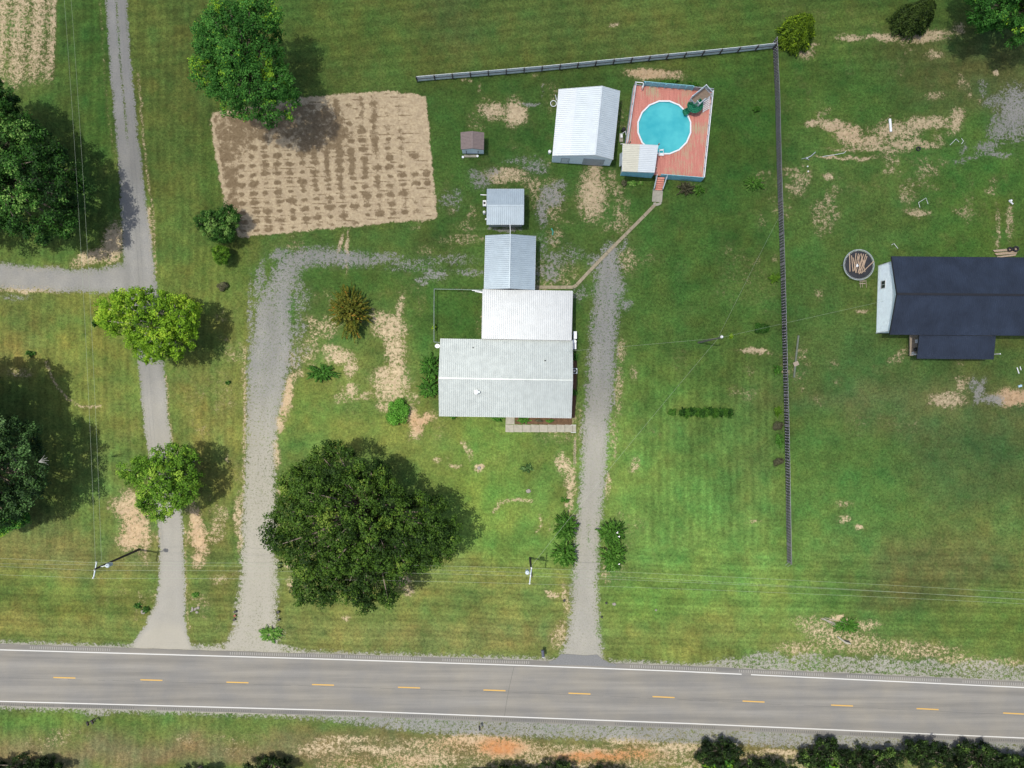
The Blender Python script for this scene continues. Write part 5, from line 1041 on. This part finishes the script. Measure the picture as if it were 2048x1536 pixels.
def build_pool():
    th = thing('swimming_pool', (PC.x, PC.y, 0), 'round above ground swimming pool full of turquoise water', 'swimming pool'); n = 16
    ri = MB(); wl = MB(); r0, r1 = PR-.14, PR+.06
    pt = lambda r, k, z: Vector((PC.x+r*math.cos(2*math.pi*(k+.5)/n), PC.y+r*math.sin(2*math.pi*(k+.5)/n), z))
    for k in range(n):
        ri.prism([pt(r0,k,1.30), pt(r1,k,1.30), pt(r1,k+1,1.30), pt(r0,k+1,1.30)], [pt(r0,k,1.36), pt(r1,k,1.36), pt(r1,k+1,1.36), pt(r0,k+1,1.36)])
        wl.prism([pt(r0+.02,k,0), pt(r1-.06,k,0), pt(r1-.06,k+1,0), pt(r0+.02,k+1,0)], [pt(r0+.02,k,1.3), pt(r1-.06,k,1.3), pt(r1-.06,k+1,1.3), pt(r0+.02,k+1,1.3)])
        ri.box(pt(PR-.04,k,1.362), .2, .12, .025, 2*math.pi*(k+.5)/n)
    ri.build('rim', M_TRIM, th); liner = mat('turquoise pool liner', C(70, 188, 200, 1.1), .6, .05, 1.0)
    wl.build('pool_wall', liner, th); MB().poly([pt(PR-.1, k, .12) for k in range(n)]).build('pool_floor', liner, th)
    m, t, b = nodes('pool water'); L = t.links.new; N = t.nodes.new
    b.inputs['Base Color'].default_value = C(84, 184, 204, 1.2); b.inputs['Roughness'].default_value = .06; b.inputs['Specular IOR Level'].default_value = .5; b.inputs['IOR'].default_value = 1.33
    tc = N('ShaderNodeTexCoord'); mu = N('ShaderNodeTexNoise'); mu.inputs['Scale'].default_value = 2.2; mu.inputs['Detail'].default_value = 4; L(tc.outputs['Object'], mu.inputs[0]); bp = N('ShaderNodeBump'); bp.inputs['Strength'].default_value = .12; bp.inputs['Distance'].default_value = .05; L(mu.outputs[0], bp.inputs['Height']); L(bp.outputs[0], b.inputs['Normal'])
    rr = N('ShaderNodeValToRGB'); rr.color_ramp.elements[0].color = C(66, 182, 192, 1.2); rr.color_ramp.elements[1].color = C(94, 204, 208, 1.2); rr.color_ramp.elements[0].position = .35; rr.color_ramp.elements[1].position = .65; n2 = N('ShaderNodeTexNoise'); n2.inputs['Scale'].default_value = .5; n2.inputs['Detail'].default_value = 5; L(tc.outputs['Object'], n2.inputs[0]); L(n2.outputs[0], rr.inputs[0]); L(rr.outputs[0], b.inputs['Base Color'])
    tb = N('ShaderNodeBsdfTransparent'); tb.inputs[0].default_value = (.55, .9, .95, 1); mx = N('ShaderNodeMixShader'); mx.inputs[0].default_value = .75; L(tb.outputs[0], mx.inputs[1]); L(b.outputs[0], mx.inputs[2]); L(mx.outputs[0], t.nodes['Material Output'].inputs[0])
    MB().poly([pt(PR-.125, k, 1.16) for k in range(n)]).build('water', m, th)
    # ladder
    la = thing('pool_ladder', P(1322.5,305,0), 'white pool ladder at the edge of the water beside the canopy', 'ladder')
    for dx in (-4.2, 4.2): q = MB(); q.tube([P(1322.5+dx,311.5,ZD), P(1322.5+dx,311,2.1), P(1322.8+dx,303,2.15), P(1323+dx,297.5,1.2), P(1323+dx,297.5,.3)], .035, 6); q.build('handrail', M_TRIM, la)
    for k in range(4): MB().beam(P(1318.5,300-k,1.25-.25*k+.1), P(1327,300-k,1.25-.25*k+.1), .18, .04).build('tread', M_TRIM, la)
    MB().slab([P(1317,308,1.42), P(1328,308.5,1.42), P(1328,311.5,1.42), P(1317,311,1.42)], .05).build('platform', M_TRIM, la)
build_pool()
def tower():
    zf = 2.5; pf = [P(1382,197,zf), P(1409,175.5,zf), P(1422,190,zf), P(1396,212,zf)]; c = sum(pf, Vector())/4
    th = thing('slide_tower', (c.x, c.y, ZD), 'wooden slide tower with white rails and a slatted stair in the deck corner', 'tower')
    fl = MB(); 
    for k in range(12): a, b_ = pf[0].lerp(pf[3], k/12), pf[1].lerp(pf[2], k/12); a2, b2 = pf[0].lerp(pf[3], (k+.9)/12), pf[1].lerp(pf[2], (k+.9)/12); fl.slab([a, b_, b2, a2], .05)
    fl.build('platform', mat('grey brown planks', C(140, 124, 106, 1.4), .85, .12, 4), th)
    for p in pf: MB().beam(Vector((p.x, p.y, ZD)), p+Vector((0,0,1.0)), .11).build('post', M_TRIM, th)
    for a, c_ in ((pf[0], pf[1]), (pf[1], pf[2]), (pf[3], pf[0].lerp(pf[3], .6)), (pf[3], pf[2].lerp(pf[3], .55))):
        q = MB(); q.beam(a+Vector((0,0,.95)), c_+Vector((0,0,.95)), .09, .05); q.beam(a+Vector((0,0,.12)), c_+Vector((0,0,.12)), .06)
        n = max(2, int((c_-a).length/.16))
        for k in range(n): p = a.lerp(c_, (k+.5)/n); q.beam(p+Vector((0,0,.12)), p+Vector((0,0,.95)), .05)
        q.build('railing', M_RAILG, th)
    sk = MB(); 
    for a, c_ in ((pf[3], pf[2]), (pf[3], pf[0])): sk.beam(Vector((a.x,a.y,2.1)), Vector((c_.x,c_.y,2.1)), .05, .7)
    sk.build('skirt', M_RAILG, th)
    # stair, its treads seen from above as white slats
    s0, s1 = P(1413,191,2.45), P(1409.5,223,1.35); e0, e1 = P(1419,196,2.45), P(1417.5,216,1.35)
    sid = MB(); L0, L1 = P(1406,200,2.4), P(1406,225,1.35); R0, R1 = P(1419,192,2.4), P(1418,218,1.35)
    for a, c_ in ((L0, L1), (R0, R1)): sid.beam(a, c_, .05, .16)
    sid.build('stair_stringer', M_TRIM, th)
    for k in range(7): MB().beam(L0.lerp(L1, (k+.5)/7)+Vector((0,0,.05)), R0.lerp(R1, (k+.5)/7)+Vector((0,0,.05)), .10, .04).build('tread', M_TRIM, th)
    # slide
    gs = mat('dark green slide plastic', C(36, 120, 88, 1.3), .35, .1, 3); sl = thing('pool_slide', P(1388,214,ZD), 'dark green curved water slide dropping from the tower into the pool', 'slide')
    pts = []; cc = P(1388.5,213.5,2.0)
    for k in range(15): a = R(60-k*21); zz = 2.55-k*.045; pts.append(Vector((cc.x+.62*math.cos(a), cc.y+.62*math.sin(a), zz)))
    pts += [P(1380,219.5,1.85), P(1374,223,1.65), P(1366.5,227,1.45)]
    q = MB(); prev = None
    for i, p in enumerate(pts):
        d = (pts[min(i+1, len(pts)-1)]-pts[max(i-1, 0)]); d.z = 0; d.normalize(); s = Vector((-d.y, d.x, 0)); wd = .42
        cur = [p+s*wd+Vector((0,0,.28)), p+s*wd*.8+Vector((0,0,.03)), p+s*wd*.3, p-s*wd*.3, p-s*wd*.8+Vector((0,0,.03)), p-s*wd+Vector((0,0,.28))]
        if prev:
            for j in range(5): q.quad(prev[j], cur[j], cur[j+1], prev[j+1])
        prev = cur
    o = q.build('chute', gs, sl, smooth=True); md = o.modifiers.new('s', 'SOLIDIFY'); md.thickness = .04
    MB().cyl(Vector((cc.x, cc.y, ZD)), .12, .12, 1.5, 12).build('pole', gs, sl); MB().beam(Vector((cc.x, cc.y, 2.2)), pts[5], .1).build('bracket', gs, sl)
tower()
# pump gear
th = thing('pool_pump', P(1245,275,0), 'pool pump and filter gear on the ground between the barn and the deck', 'pump')
p = P(1246,262); MB().cyl(p, .28, .28, .8, 14).cyl(p+Vector((0,0,.8)), .28, .1, .15, 14).build('filter_tank', M_BLK, th)
p = P(1242,277); MB().box(p, .5, 1.1, .25).build('base_pad', M_CONC, th); MB().box(p+Vector((0,.2,.25)), .3, .5, .3).build('motor', M_TRIM, th)
MB().tube([P(1240,268,.4), P(1246,266,.9), P(1251,262,.6), P(1252,270,.5)], .05, 6).tube([P(1241,288,.3), P(1246,287,.3), P(1247,292,.3)], .05, 6).build('hose', M_TRIM, th)
MB().tube([P(1244,270,.3), P(1250,274,.5), P(1249,285,.3)], .04, 6).build('pipe', M_BLK, th)
# landing slab and plank path
tag(MB().slab([P(1306,378,.07), P(1326,379.5,.07), P(1324,404.5,.07), P(1304,403,.07)], .12).build('landing_slab', M_CONC), kind='structure')
pth = MB(); rs = random.Random(3); seq = [(1313,406),(1288,432),(1250,470),(1215,505),(1180,541),(1152,571),(1146,574.5),(1120,574.5),(1072,574.5)]
for a, c in zip(seq[:-1], seq[1:]):
    A, B = P(*a, .05), P(*c, .05); L = (B-A).length; s = 0; d = (B-A).normalized()
    while s < L-.05:
        e = min(L, s+.92); j = rs.uniform(-.02, .02); pth.beam(A+d*(s+.012)+Vector((j, j, 0)), A+d*(e-.012)+Vector((j, j, 0)), .46, .05+rs.uniform(0, .012)); s = e
tag(pth.build('stepping_path', mat('tan paving blocks', C(182, 170, 142), .85, .14, 3)), kind='structure')
tag(MB().box(P(1315,409,0), .5, .35, .12, .3).box(P(1309,408,0), .35, .3, .1, -.4).box(P(1320,407,0), .35, .3, .1, .9).build('stone_slab', M_CONC), 'loose flat stones where the plank path meets the concrete landing', 'stones')
# ladder-like edging strip left of driveway
b = MB(); 
for x in (1148.6, 1151.4): b.beam(P(x,880,.04), P(x-1,929,.04), .05, .05)
for k in range(14): y = 882+k*3.5; b.beam(P(1148.5,y,.04), P(1151.3,y,.04), .04, .05)
tag(b.build('wooden_ladder', M_WOOD), 'pale wooden ladder lying in the grass beside the right driveway', 'ladder')

# ------------------------------------------------------------------ trampoline and yard junk on the right
c = P(1718,529.5,.85); th = thing('trampoline', (c.x, c.y, 0), 'round black trampoline loaded with loose planks near the dark roofed house', 'trampoline')
MB().cyl(Vector((c.x, c.y, .82)), 1.95, 1.95, .02, 40).build('mat', mat('black trampoline mat', (.022, .024, .028, 1), .7, .2), th)
MB().ring((c.x, c.y), 2.12, 2.2, .78, .86, 40).build('frame', M_GALV, th)
b = MB()
for k in range(72): a = 2*math.pi*k/72; d = Vector((math.cos(a), math.sin(a), 0)); b.beam(Vector((c.x, c.y, .835))+d*1.95, Vector((c.x, c.y, .84))+d*2.13, .035)
b.build('spring', M_TRIM, th)
for k in range(6): a = k*math.pi/3; d = Vector((math.cos(a), math.sin(a), 0)); MB().tube([Vector((c.x, c.y, 0))+d*2.16, Vector((c.x, c.y, .8))+d*2.16], .03, 6).build('leg', M_GALV, th)
M_PL = mat('raw pine plank', C(188, 164, 138, 1.4), .8, .12, 4); zs = .86
pl = [((1699,508),(1700,543)),((1703,511),(1706,543)),((1706,515),(1712,546)),((1712,506),(1708,542)),((1717,507),(1710,540)),((1720,509),(1712,545)),((1724,513),(1716,546)),((1727,508),(1717,545)),((1732,508),(1720,543)),((1734,512),(1723,545)),((1722,507),(1730,544)),((1748,522),(1722,547)),((1716,510),(1721,546)),((1730,520),(1718,548))]
PLN = [o_+' pine plank of the heap on the black trampoline' for o_ in ('leftmost upright','second from left','steep third from left','tall fourth from left','left one of the middle','reddish middle','long middle','right of middle','slanted right of middle','right slanting','backward leaning crossing','longest diagonal at the right','short backward leaning','lower inner crossing')]
nmz = ['far left','second','third','fourth','fifth','sixth','seventh','eighth','ninth','tenth','crossing','long slanting','short middle','lower']
for i, (a, c_) in enumerate(pl):
    z = zs+.03*(i % 5)+.02; tag(MB().beam(P(*a, z), P(*c_, z+.01), .11, .028).build('plank', M_PL), PLN[i], 'plank', 'planks on the trampoline')
tag(MB().box(P(1714,531,.98), .35, .35, .02, .4).build('paper_sheet', M_TRIM), 'white scrap lying on the planks of the trampoline', 'scrap')
b = MB(); 
for x in (1720, 1724, 1732): b.beam(P(x,560,.05), P(x+1,575,.05), .05)
for y in (562, 567): b.beam(P(1719,y,.08), P(1731,y,.08), .12, .03)
tag(b.build('broken_frame', M_WOOD), 'broken wooden frame lying just below the trampoline', 'frame')  # a broken frame of loose wood scraps
th = thing('fallen_pole', P(1592,713), 'green grey pole lying on the grass with a square plate halfway', 'pole')
MB().tube([P(1597,671,.12), P(1592,715,.12), P(1588,755,.12)], .14, 10).build('shaft', mat('weathered green pole', C(136, 146, 128), .7, .12, 2), th); MB().box(P(1592,727.5,.22), .75, .6, .05, .4).build('plate', M_WOOD, th)
tag(MB().slab([P(1778.5,237,.25), P(1782.5,237,.25), P(1784.5,263,.25), P(1780.5,263,.25)], .24).build('gutter_pipe', M_TRIM, bevel=.03), 'short white gutter length lying on the bare strip', 'pipe')
TY = mat('black tyre rubber', (.02, .02, .022, 1), .8, .2)
def tyre(px, py, r, lb, g=None, z=0.0):
    c = P(px, py, z); b = MB(); n = 20; m_ = 8
    for i in range(n):
        for j in range(m_):
            def q(i, j): a = 2*math.pi*i/n; t = 2*math.pi*j/m_; rr = r*.72+r*.28*math.cos(t); return Vector((c.x+rr*math.cos(a), c.y+rr*math.sin(a), z+.12+.11*math.sin(t)))
            b.quad(q(i,j), q(i+1,j), q(i+1,j+1), q(i,j+1))
    return tag(b.build('tyre', TY, smooth=True), lb, 'tyre', g)
tyre(1836,298,.34,'single black tyre lying below the bare strip in the right yard')
tyre(2019,499,.36,'left black tyre on the timber pile behind the dark roofed house', z=.3); tyre(2031,498,.44,'right and larger black tyre on the timber pile behind the dark roofed house', z=.3)
for k in range(8):
    y = 497+k*2.1; tag(MB().beam(P(1986+k*1.3, y+4-(k % 3), .12+.04*(k % 2)), P(2038-k, y-1, .16+.04*(k % 2)), .12, .1).build('timber', M_PL if k % 2 else M_WOOD), ['first','second','third','fourth','fifth','sixth','seventh','lowest'][k]+' timber from the top of the loose pile behind the dark roofed house', 'timber', 'timbers in the pile')
def bent(pts, lb, r=.03, m=M_TRIM, nm='bent_rod'): tag(MB().tube([P(x, y, .08) for x, y in pts], r, 5).build(nm, m), lb, 'rod')
bent([(1840,415),(1837,405),(1852,396),(1856,408)], 'bent white rod frame lying on the open grass of the right yard')
bent([(1783,490),(1788,487),(1796,497)], 'small bent white rod just behind the dark roofed house')
bent([(1900,290),(1912,278),(1918,284)], 'thin angled rod beside the gravel patch on the right'); bent([(1923,277),(1927,282),(1923,288)], 'short curved rod beside the gravel patch on the right')
bent([(1645,313),(1666,310),(1688,306),(1692,302)], 'long thin rod on the lower edge of the bare strip')
b = MB(); b.tube([P(1612,317,.1), P(1622,312,.15), P(1631,304,.1)], .07, 6); b.tube([P(1603,318,.05), P(1612,316,.1), P(1618,320,.05)], .04, 5); b.cyl(P(1613,317,0), .18, .14, .25, 10); tag(b.build('garden_tap', M_GALV), 'tangled grey pipe and tap at the left end of the bare strip', 'pipe')
b = MB(); b.tube([P(2018,401,.1), P(2026,408,.1)], .1, 6); b.cyl(P(2020,402,0), .2, .15, .3, 10); tag(b.build('well_cap', M_TRIM), 'white capped pipe near the right edge above the dark roofed house', 'pipe')
for x, y, l in ((1615,333,'upper tiny white cap in the grass beside the black fence'),(1616,343,'lower tiny white cap in the grass beside the black fence')): tag(MB().cyl(P(x, y), .1, .09, .12, 8).build('drain_cap', M_TRIM), l, 'cap')
tag(MB().beam(P(2034,735,.06), P(2038,747,.06), .12, .06).beam(P(2040,733,.06), P(2042,740,.06), .1, .06).build('scrap_board', M_TRIM), 'pale scrap boards on the grass below the dark roofed house', 'boards')
tag(MB().box(P(2039,772,0), .5, .3, .2, .3).build('plastic_crate', mat('pale blue plastic', (.35,.5,.6,1), .5), bevel=.03), 'small pale blue crate on the grass above the clay track', 'crate')
# ------------------------------------------------------------------ roadside things
def mailbox(px, py, lb, rz=0.0, m=M_BLK, size=1.0, white=False, group=None):
    c = P(px, py); th = thing('mailbox', c, lb, 'mailbox', group); m3 = Matrix.Rotation(rz, 3, 'Z'); tr = lambda x, y, z: c+m3 @ Vector((x, y, z))
    MB().beam(c-Vector((0,0,.1)), c+Vector((0,0,1.05)), .1).build('post', M_WOOD, th)
    prof = [(-.12, 0), (.12, 0), (.12, .16), (.08, .24), (0, .27), (-.08, .24), (-.12, .16)]; s = size
    MB().prism([tr(x*s, -.28*s, 1.05+z*s) for x, z in prof], [tr(x*s, .28*s, 1.05+z*s) for x, z in prof]).build('box', m, th)
    f = MB(); f.prism([tr(x*s*1.04, -.285*s-.004, 1.05+z*s) for x, z in prof], [tr(x*s*1.04, -.31*s, 1.05+z*s) for x, z in prof]); f.build('door', M_TRIM if white else M_BLK, th)
    MB().beam(tr(.14*s, .05, 1.15), tr(.14*s, .05, 1.4), .03, .06).build('flag', M_RUST, th); return th
mb = mailbox(1085,1300,'large mailbox with dark top and white door at the roadside by the right driveway', .12, mat('dark blue grey paint', (.07,.075,.1,1), .4), 1.7, True)
mailbox(185,1439,'left mailbox of the pair on the far side of the road', .3, group='mailboxes across the road'); mailbox(194,1436,'right mailbox of the pair on the far side of the road', .5, group='mailboxes across the road')
mailbox(960,1448,'lone black mailbox across the road near the middle of the photo', .1, group='mailboxes across the road')
def pot(px, py, lb, m=M_BLK, r=.2):
    c = P(px, py); b = MB().cyl(c, r*.75, r, .35, 12); b.ring((c.x, c.y), r*.9, r*1.1, .33, .38, 12); tag(b.build('planter_pot', m), lb, 'pot')
pot(557,1223,'upper black planter at the right edge of the wide driveway entrance'); pot(559,1238,'lower black planter at the right edge of the wide driveway entrance', r=.15)  # both are plain black pots
pot(1128,1200,'black planter left of the right driveway entrance', r=.16); pot(1212,1205,'black planter right of the right driveway entrance', r=.14); pot(1203,1233,'small dark planter nearer the road, right of the right driveway', r=.12)
pot(472,1222,'upper dark planter left of the wide driveway entrance', r=.16); pot(470,1238,'lower dark planter left of the wide driveway entrance', r=.16); pot(471,1230,'reddish planter between the two dark ones left of the wide driveway', M_RUST, .14)
ROCK = mat('pale fieldstone', C(178, 170, 160), .9, .2, 4, bump=.4); RS = random.Random(9)
def rock(px, py, r, z=0.0):
    bm = bmesh.new(); bmesh.ops.create_icosphere(bm, subdivisions=2, radius=r)
    sx, sy, sz = RS.uniform(.7, 1.2), RS.uniform(.7, 1.2), RS.uniform(.4, .7)
    for v in bm.verts: k = 1+RS.uniform(-.14, .14); v.co = Vector((v.co.x*sx*k, v.co.y*sy*k, v.co.z*sz*k))
    me = bpy.data.meshes.new('rock'); bm.to_mesh(me); bm.free(); me.materials.append(ROCK); o = bpy.data.objects.new('rock', me); COL.objects.link(o); o.location = P(px, py, 0)+Vector((0,0,z+r*.2)); return o
for k in range(9): x = 390+RS.uniform(-9, 9); y = 1221+RS.uniform(-6, 6); tag(rock(x, y, RS.uniform(.13, .26)), ['topmost','left','right','lower left','lower right','middle','largest','smallest','outermost'][k]+' pale fieldstone of the little heap between the two gravel drives', 'stone', 'stones in the heap')
tag(rock(287,1223,.42), 'large pale boulder left of the lane entrance', 'stone'); tag(rock(1057,982,.35), 'pale rock on the front lawn above the left crepe myrtles', 'stone')
tag(rock(458+500,936,.25), 'pale rock on the lawn right of the oak shadow', 'stone'); tag(rock(1228,1208,.25), 'cream rock in the grass right of the driveway entrance', 'stone'); tag(rock(1312,1220,.2), 'small cream rock farther right of the driveway entrance', 'stone')
b = MB(); b.slab([P(1677,1273,.3), P(1692,1284,.3), P(1690,1286,.3), P(1675,1275,.3)], .4); b.slab([P(1692,1284,.28), P(1702,1287,.28), P(1702,1289,.28), P(1690,1287,.28)], .4); cu = thing('culvert', P(1686,1280), 'dark drain opening with a concrete headwall beside the road', 'culvert'); b.build('headwall', M_CONC, cu)
MB().prism([P(1684,1279,-.02), P(1693,1284,-.02), P(1702,1287,-.02), P(1698,1281,-.02)], [P(1684,1279,.03), P(1693,1284,.03), P(1702,1287,.03), P(1698,1281,.03)]).build('opening', M_BLK, cu)  # flat black sheet painted in for the shade inside the drain
b = MB()
for k in range(7): b.tube([P(1646+RS.uniform(-4, 6), 1238+RS.uniform(-3, 3), .1), P(1680+RS.uniform(-10, 14), 1250+RS.uniform(-8, 6), .15+RS.uniform(0, .2))], [.035, .015], 5)
tag(b.build('brush_pile', BARKL), 'pale dead branches heaped above the culvert', 'branches')
# ------------------------------------------------------------------ utility poles and wires
POLE = mat('dark creosote pole', (.05, .042, .036, 1), .85, .2, 4); POR = mat('white porcelain', (.7, .7, .7, 1), .3, .05)
def upole(px, py, h, lb, arm_a, arm_b, name='utility_pole', tf=None):
    p = P(px, py); th = thing(name, p, lb, 'utility pole', 'power poles along the road')
    MB().tube([p-Vector((0,0,.2)), p+Vector((0,0,h))], [.17, .11], 10).build('pole', POLE, th)
    a, c = P(*arm_a, h-.25), P(*arm_b, h-.25); MB().beam(a, c, .12, .12).build('crossarm', M_RAILG, th)
    ends = []
    for t in (.04, .5, .96): q = a.lerp(c, t); MB().cyl(q+Vector((0,0,.06)), .06, .1, .1, 8).cyl(q+Vector((0,0,.16)), .08, .04, .1, 8).build('insulator', POR, th); ends.append(q+Vector((0,0,.26)))
    if tf: q = P(*tf, h-1.4); MB().cyl(q, .26, .26, .85, 16).cyl(q+Vector((0,0,.85)), .27, .15, .1, 16).build('transformer', M_RAILG, th); MB().cyl(q+Vector((0,.05,.95)), .05, .04, .25, 8).build('bushing', POR, th); MB().beam(Vector((p.x,p.y,h-1)), q+Vector((0,0,.4)), .1).build('bracket', M_GALV, th)
    return ends
E1 = upole(278, 1099, 10.6, 'dark utility pole with a white crossarm at the left beside the narrow lane', (193.5,1123), (187,1157), tf=(222,1128))
E2 = upole(1060, 1116, 9.6, 'dark utility pole with crossarm and round transformer left of the crepe myrtles', (1063,1134), (1059,1168), tf=(1054.5,1142))
p0 = P(1397,685); lp = thing('lamp_pole', p0, 'tall slender yard light pole standing alone on the open lawn', 'utility pole'); top = P(1442,674.5,10.6)
MB().tube([p0-Vector((0,0,.2)), Vector((p0.x, p0.y, 10.6))], [.15, .1], 10).build('pole', mat('grey green pole', (.12,.12,.1,1), .85, .2), lp)
q = Vector((p0.x, p0.y, 10.5)); MB().beam(q, q+Vector((.2,.15,.1)), .06).build('arm', M_GALV, lp); MB().cyl(q+Vector((.15,.1,.08)), .2, .12, .25, 14).build('lamp_head', POR, lp)
WIRE = mat('weathered aluminium wire', (.26, .30, .22, 1), .6, .05, metal=.1)
def wire(a, c, sag, lb, r=.013, grp='overhead wires'):
    a, c = Vector(a), Vector(c); n = 24; tag(MB().tube([a.lerp(c, k/n)-Vector((0,0,sag*4*(k/n)*(1-k/n))) for k in range(n+1)], min(r, .011), 5).build('overhead_wire', WIRE), lb, 'wire', grp)
rows = ['upper', 'middle', 'lower']
WL = [P(-560,1100,9.5), P(-560,1118,9.5), P(-560,1137,9.5)]; WR = [P(2300,1201,9), P(2300,1213,9), P(2300,1221,9)]
for k in range(3):
    wire(WL[k], E1[k], .7, rows[k]+' roadside wire running left from the left pole'); wire(E1[k], E2[k], .8, rows[k]+' roadside wire between the two utility poles'); wire(E2[k], WR[k], .9, rows[k]+' roadside wire running right from the pole with the transformer')
wire(P(-560,1127,8.4), Vector((P(278,1099).x, P(278,1099).y, 8.6)), .6, 'lowest roadside cable left of the left pole', .02); wire(Vector((P(278,1099).x, P(278,1099).y, 8.6)), Vector((P(1060,1116).x, P(1060,1116).y, 7.8)), .8, 'lowest roadside cable between the two utility poles', .02); wire(Vector((P(1060,1116).x, P(1060,1116).y, 7.8)), P(2300,1216,7.4), .8, 'lowest roadside cable right of the transformer pole', .02)
wire(E1[0], P(108,-260,9.6), .9, 'left of the two wires running up the lawn from the left pole', .02); wire(E1[0]+Vector((.6,0,-.3)), P(122,-260,9.2), .9, 'right of the two wires running up the lawn from the left pole', .02)
wire(E2[0]-Vector((0,0,1)), Vector((p0.x, p0.y, 9.6)), .8, 'diagonal wire from the transformer pole to the yard light', .022); wire(Vector((p0.x, p0.y, 9.3)), P(1139,702,3.5), .5, 'wire from the yard light to the corner of the grey roofed house', .022)
wire(Vector((p0.x, p0.y, 9.3)), P(1768,602,3.9), .8, 'wire from the yard light to the end wall of the dark roofed house', .02); wire(Vector((p0.x, p0.y, 9.4)), P(1560,430,1.5), .2, 'faint guy wire from the yard light up towards the black fence', .012)
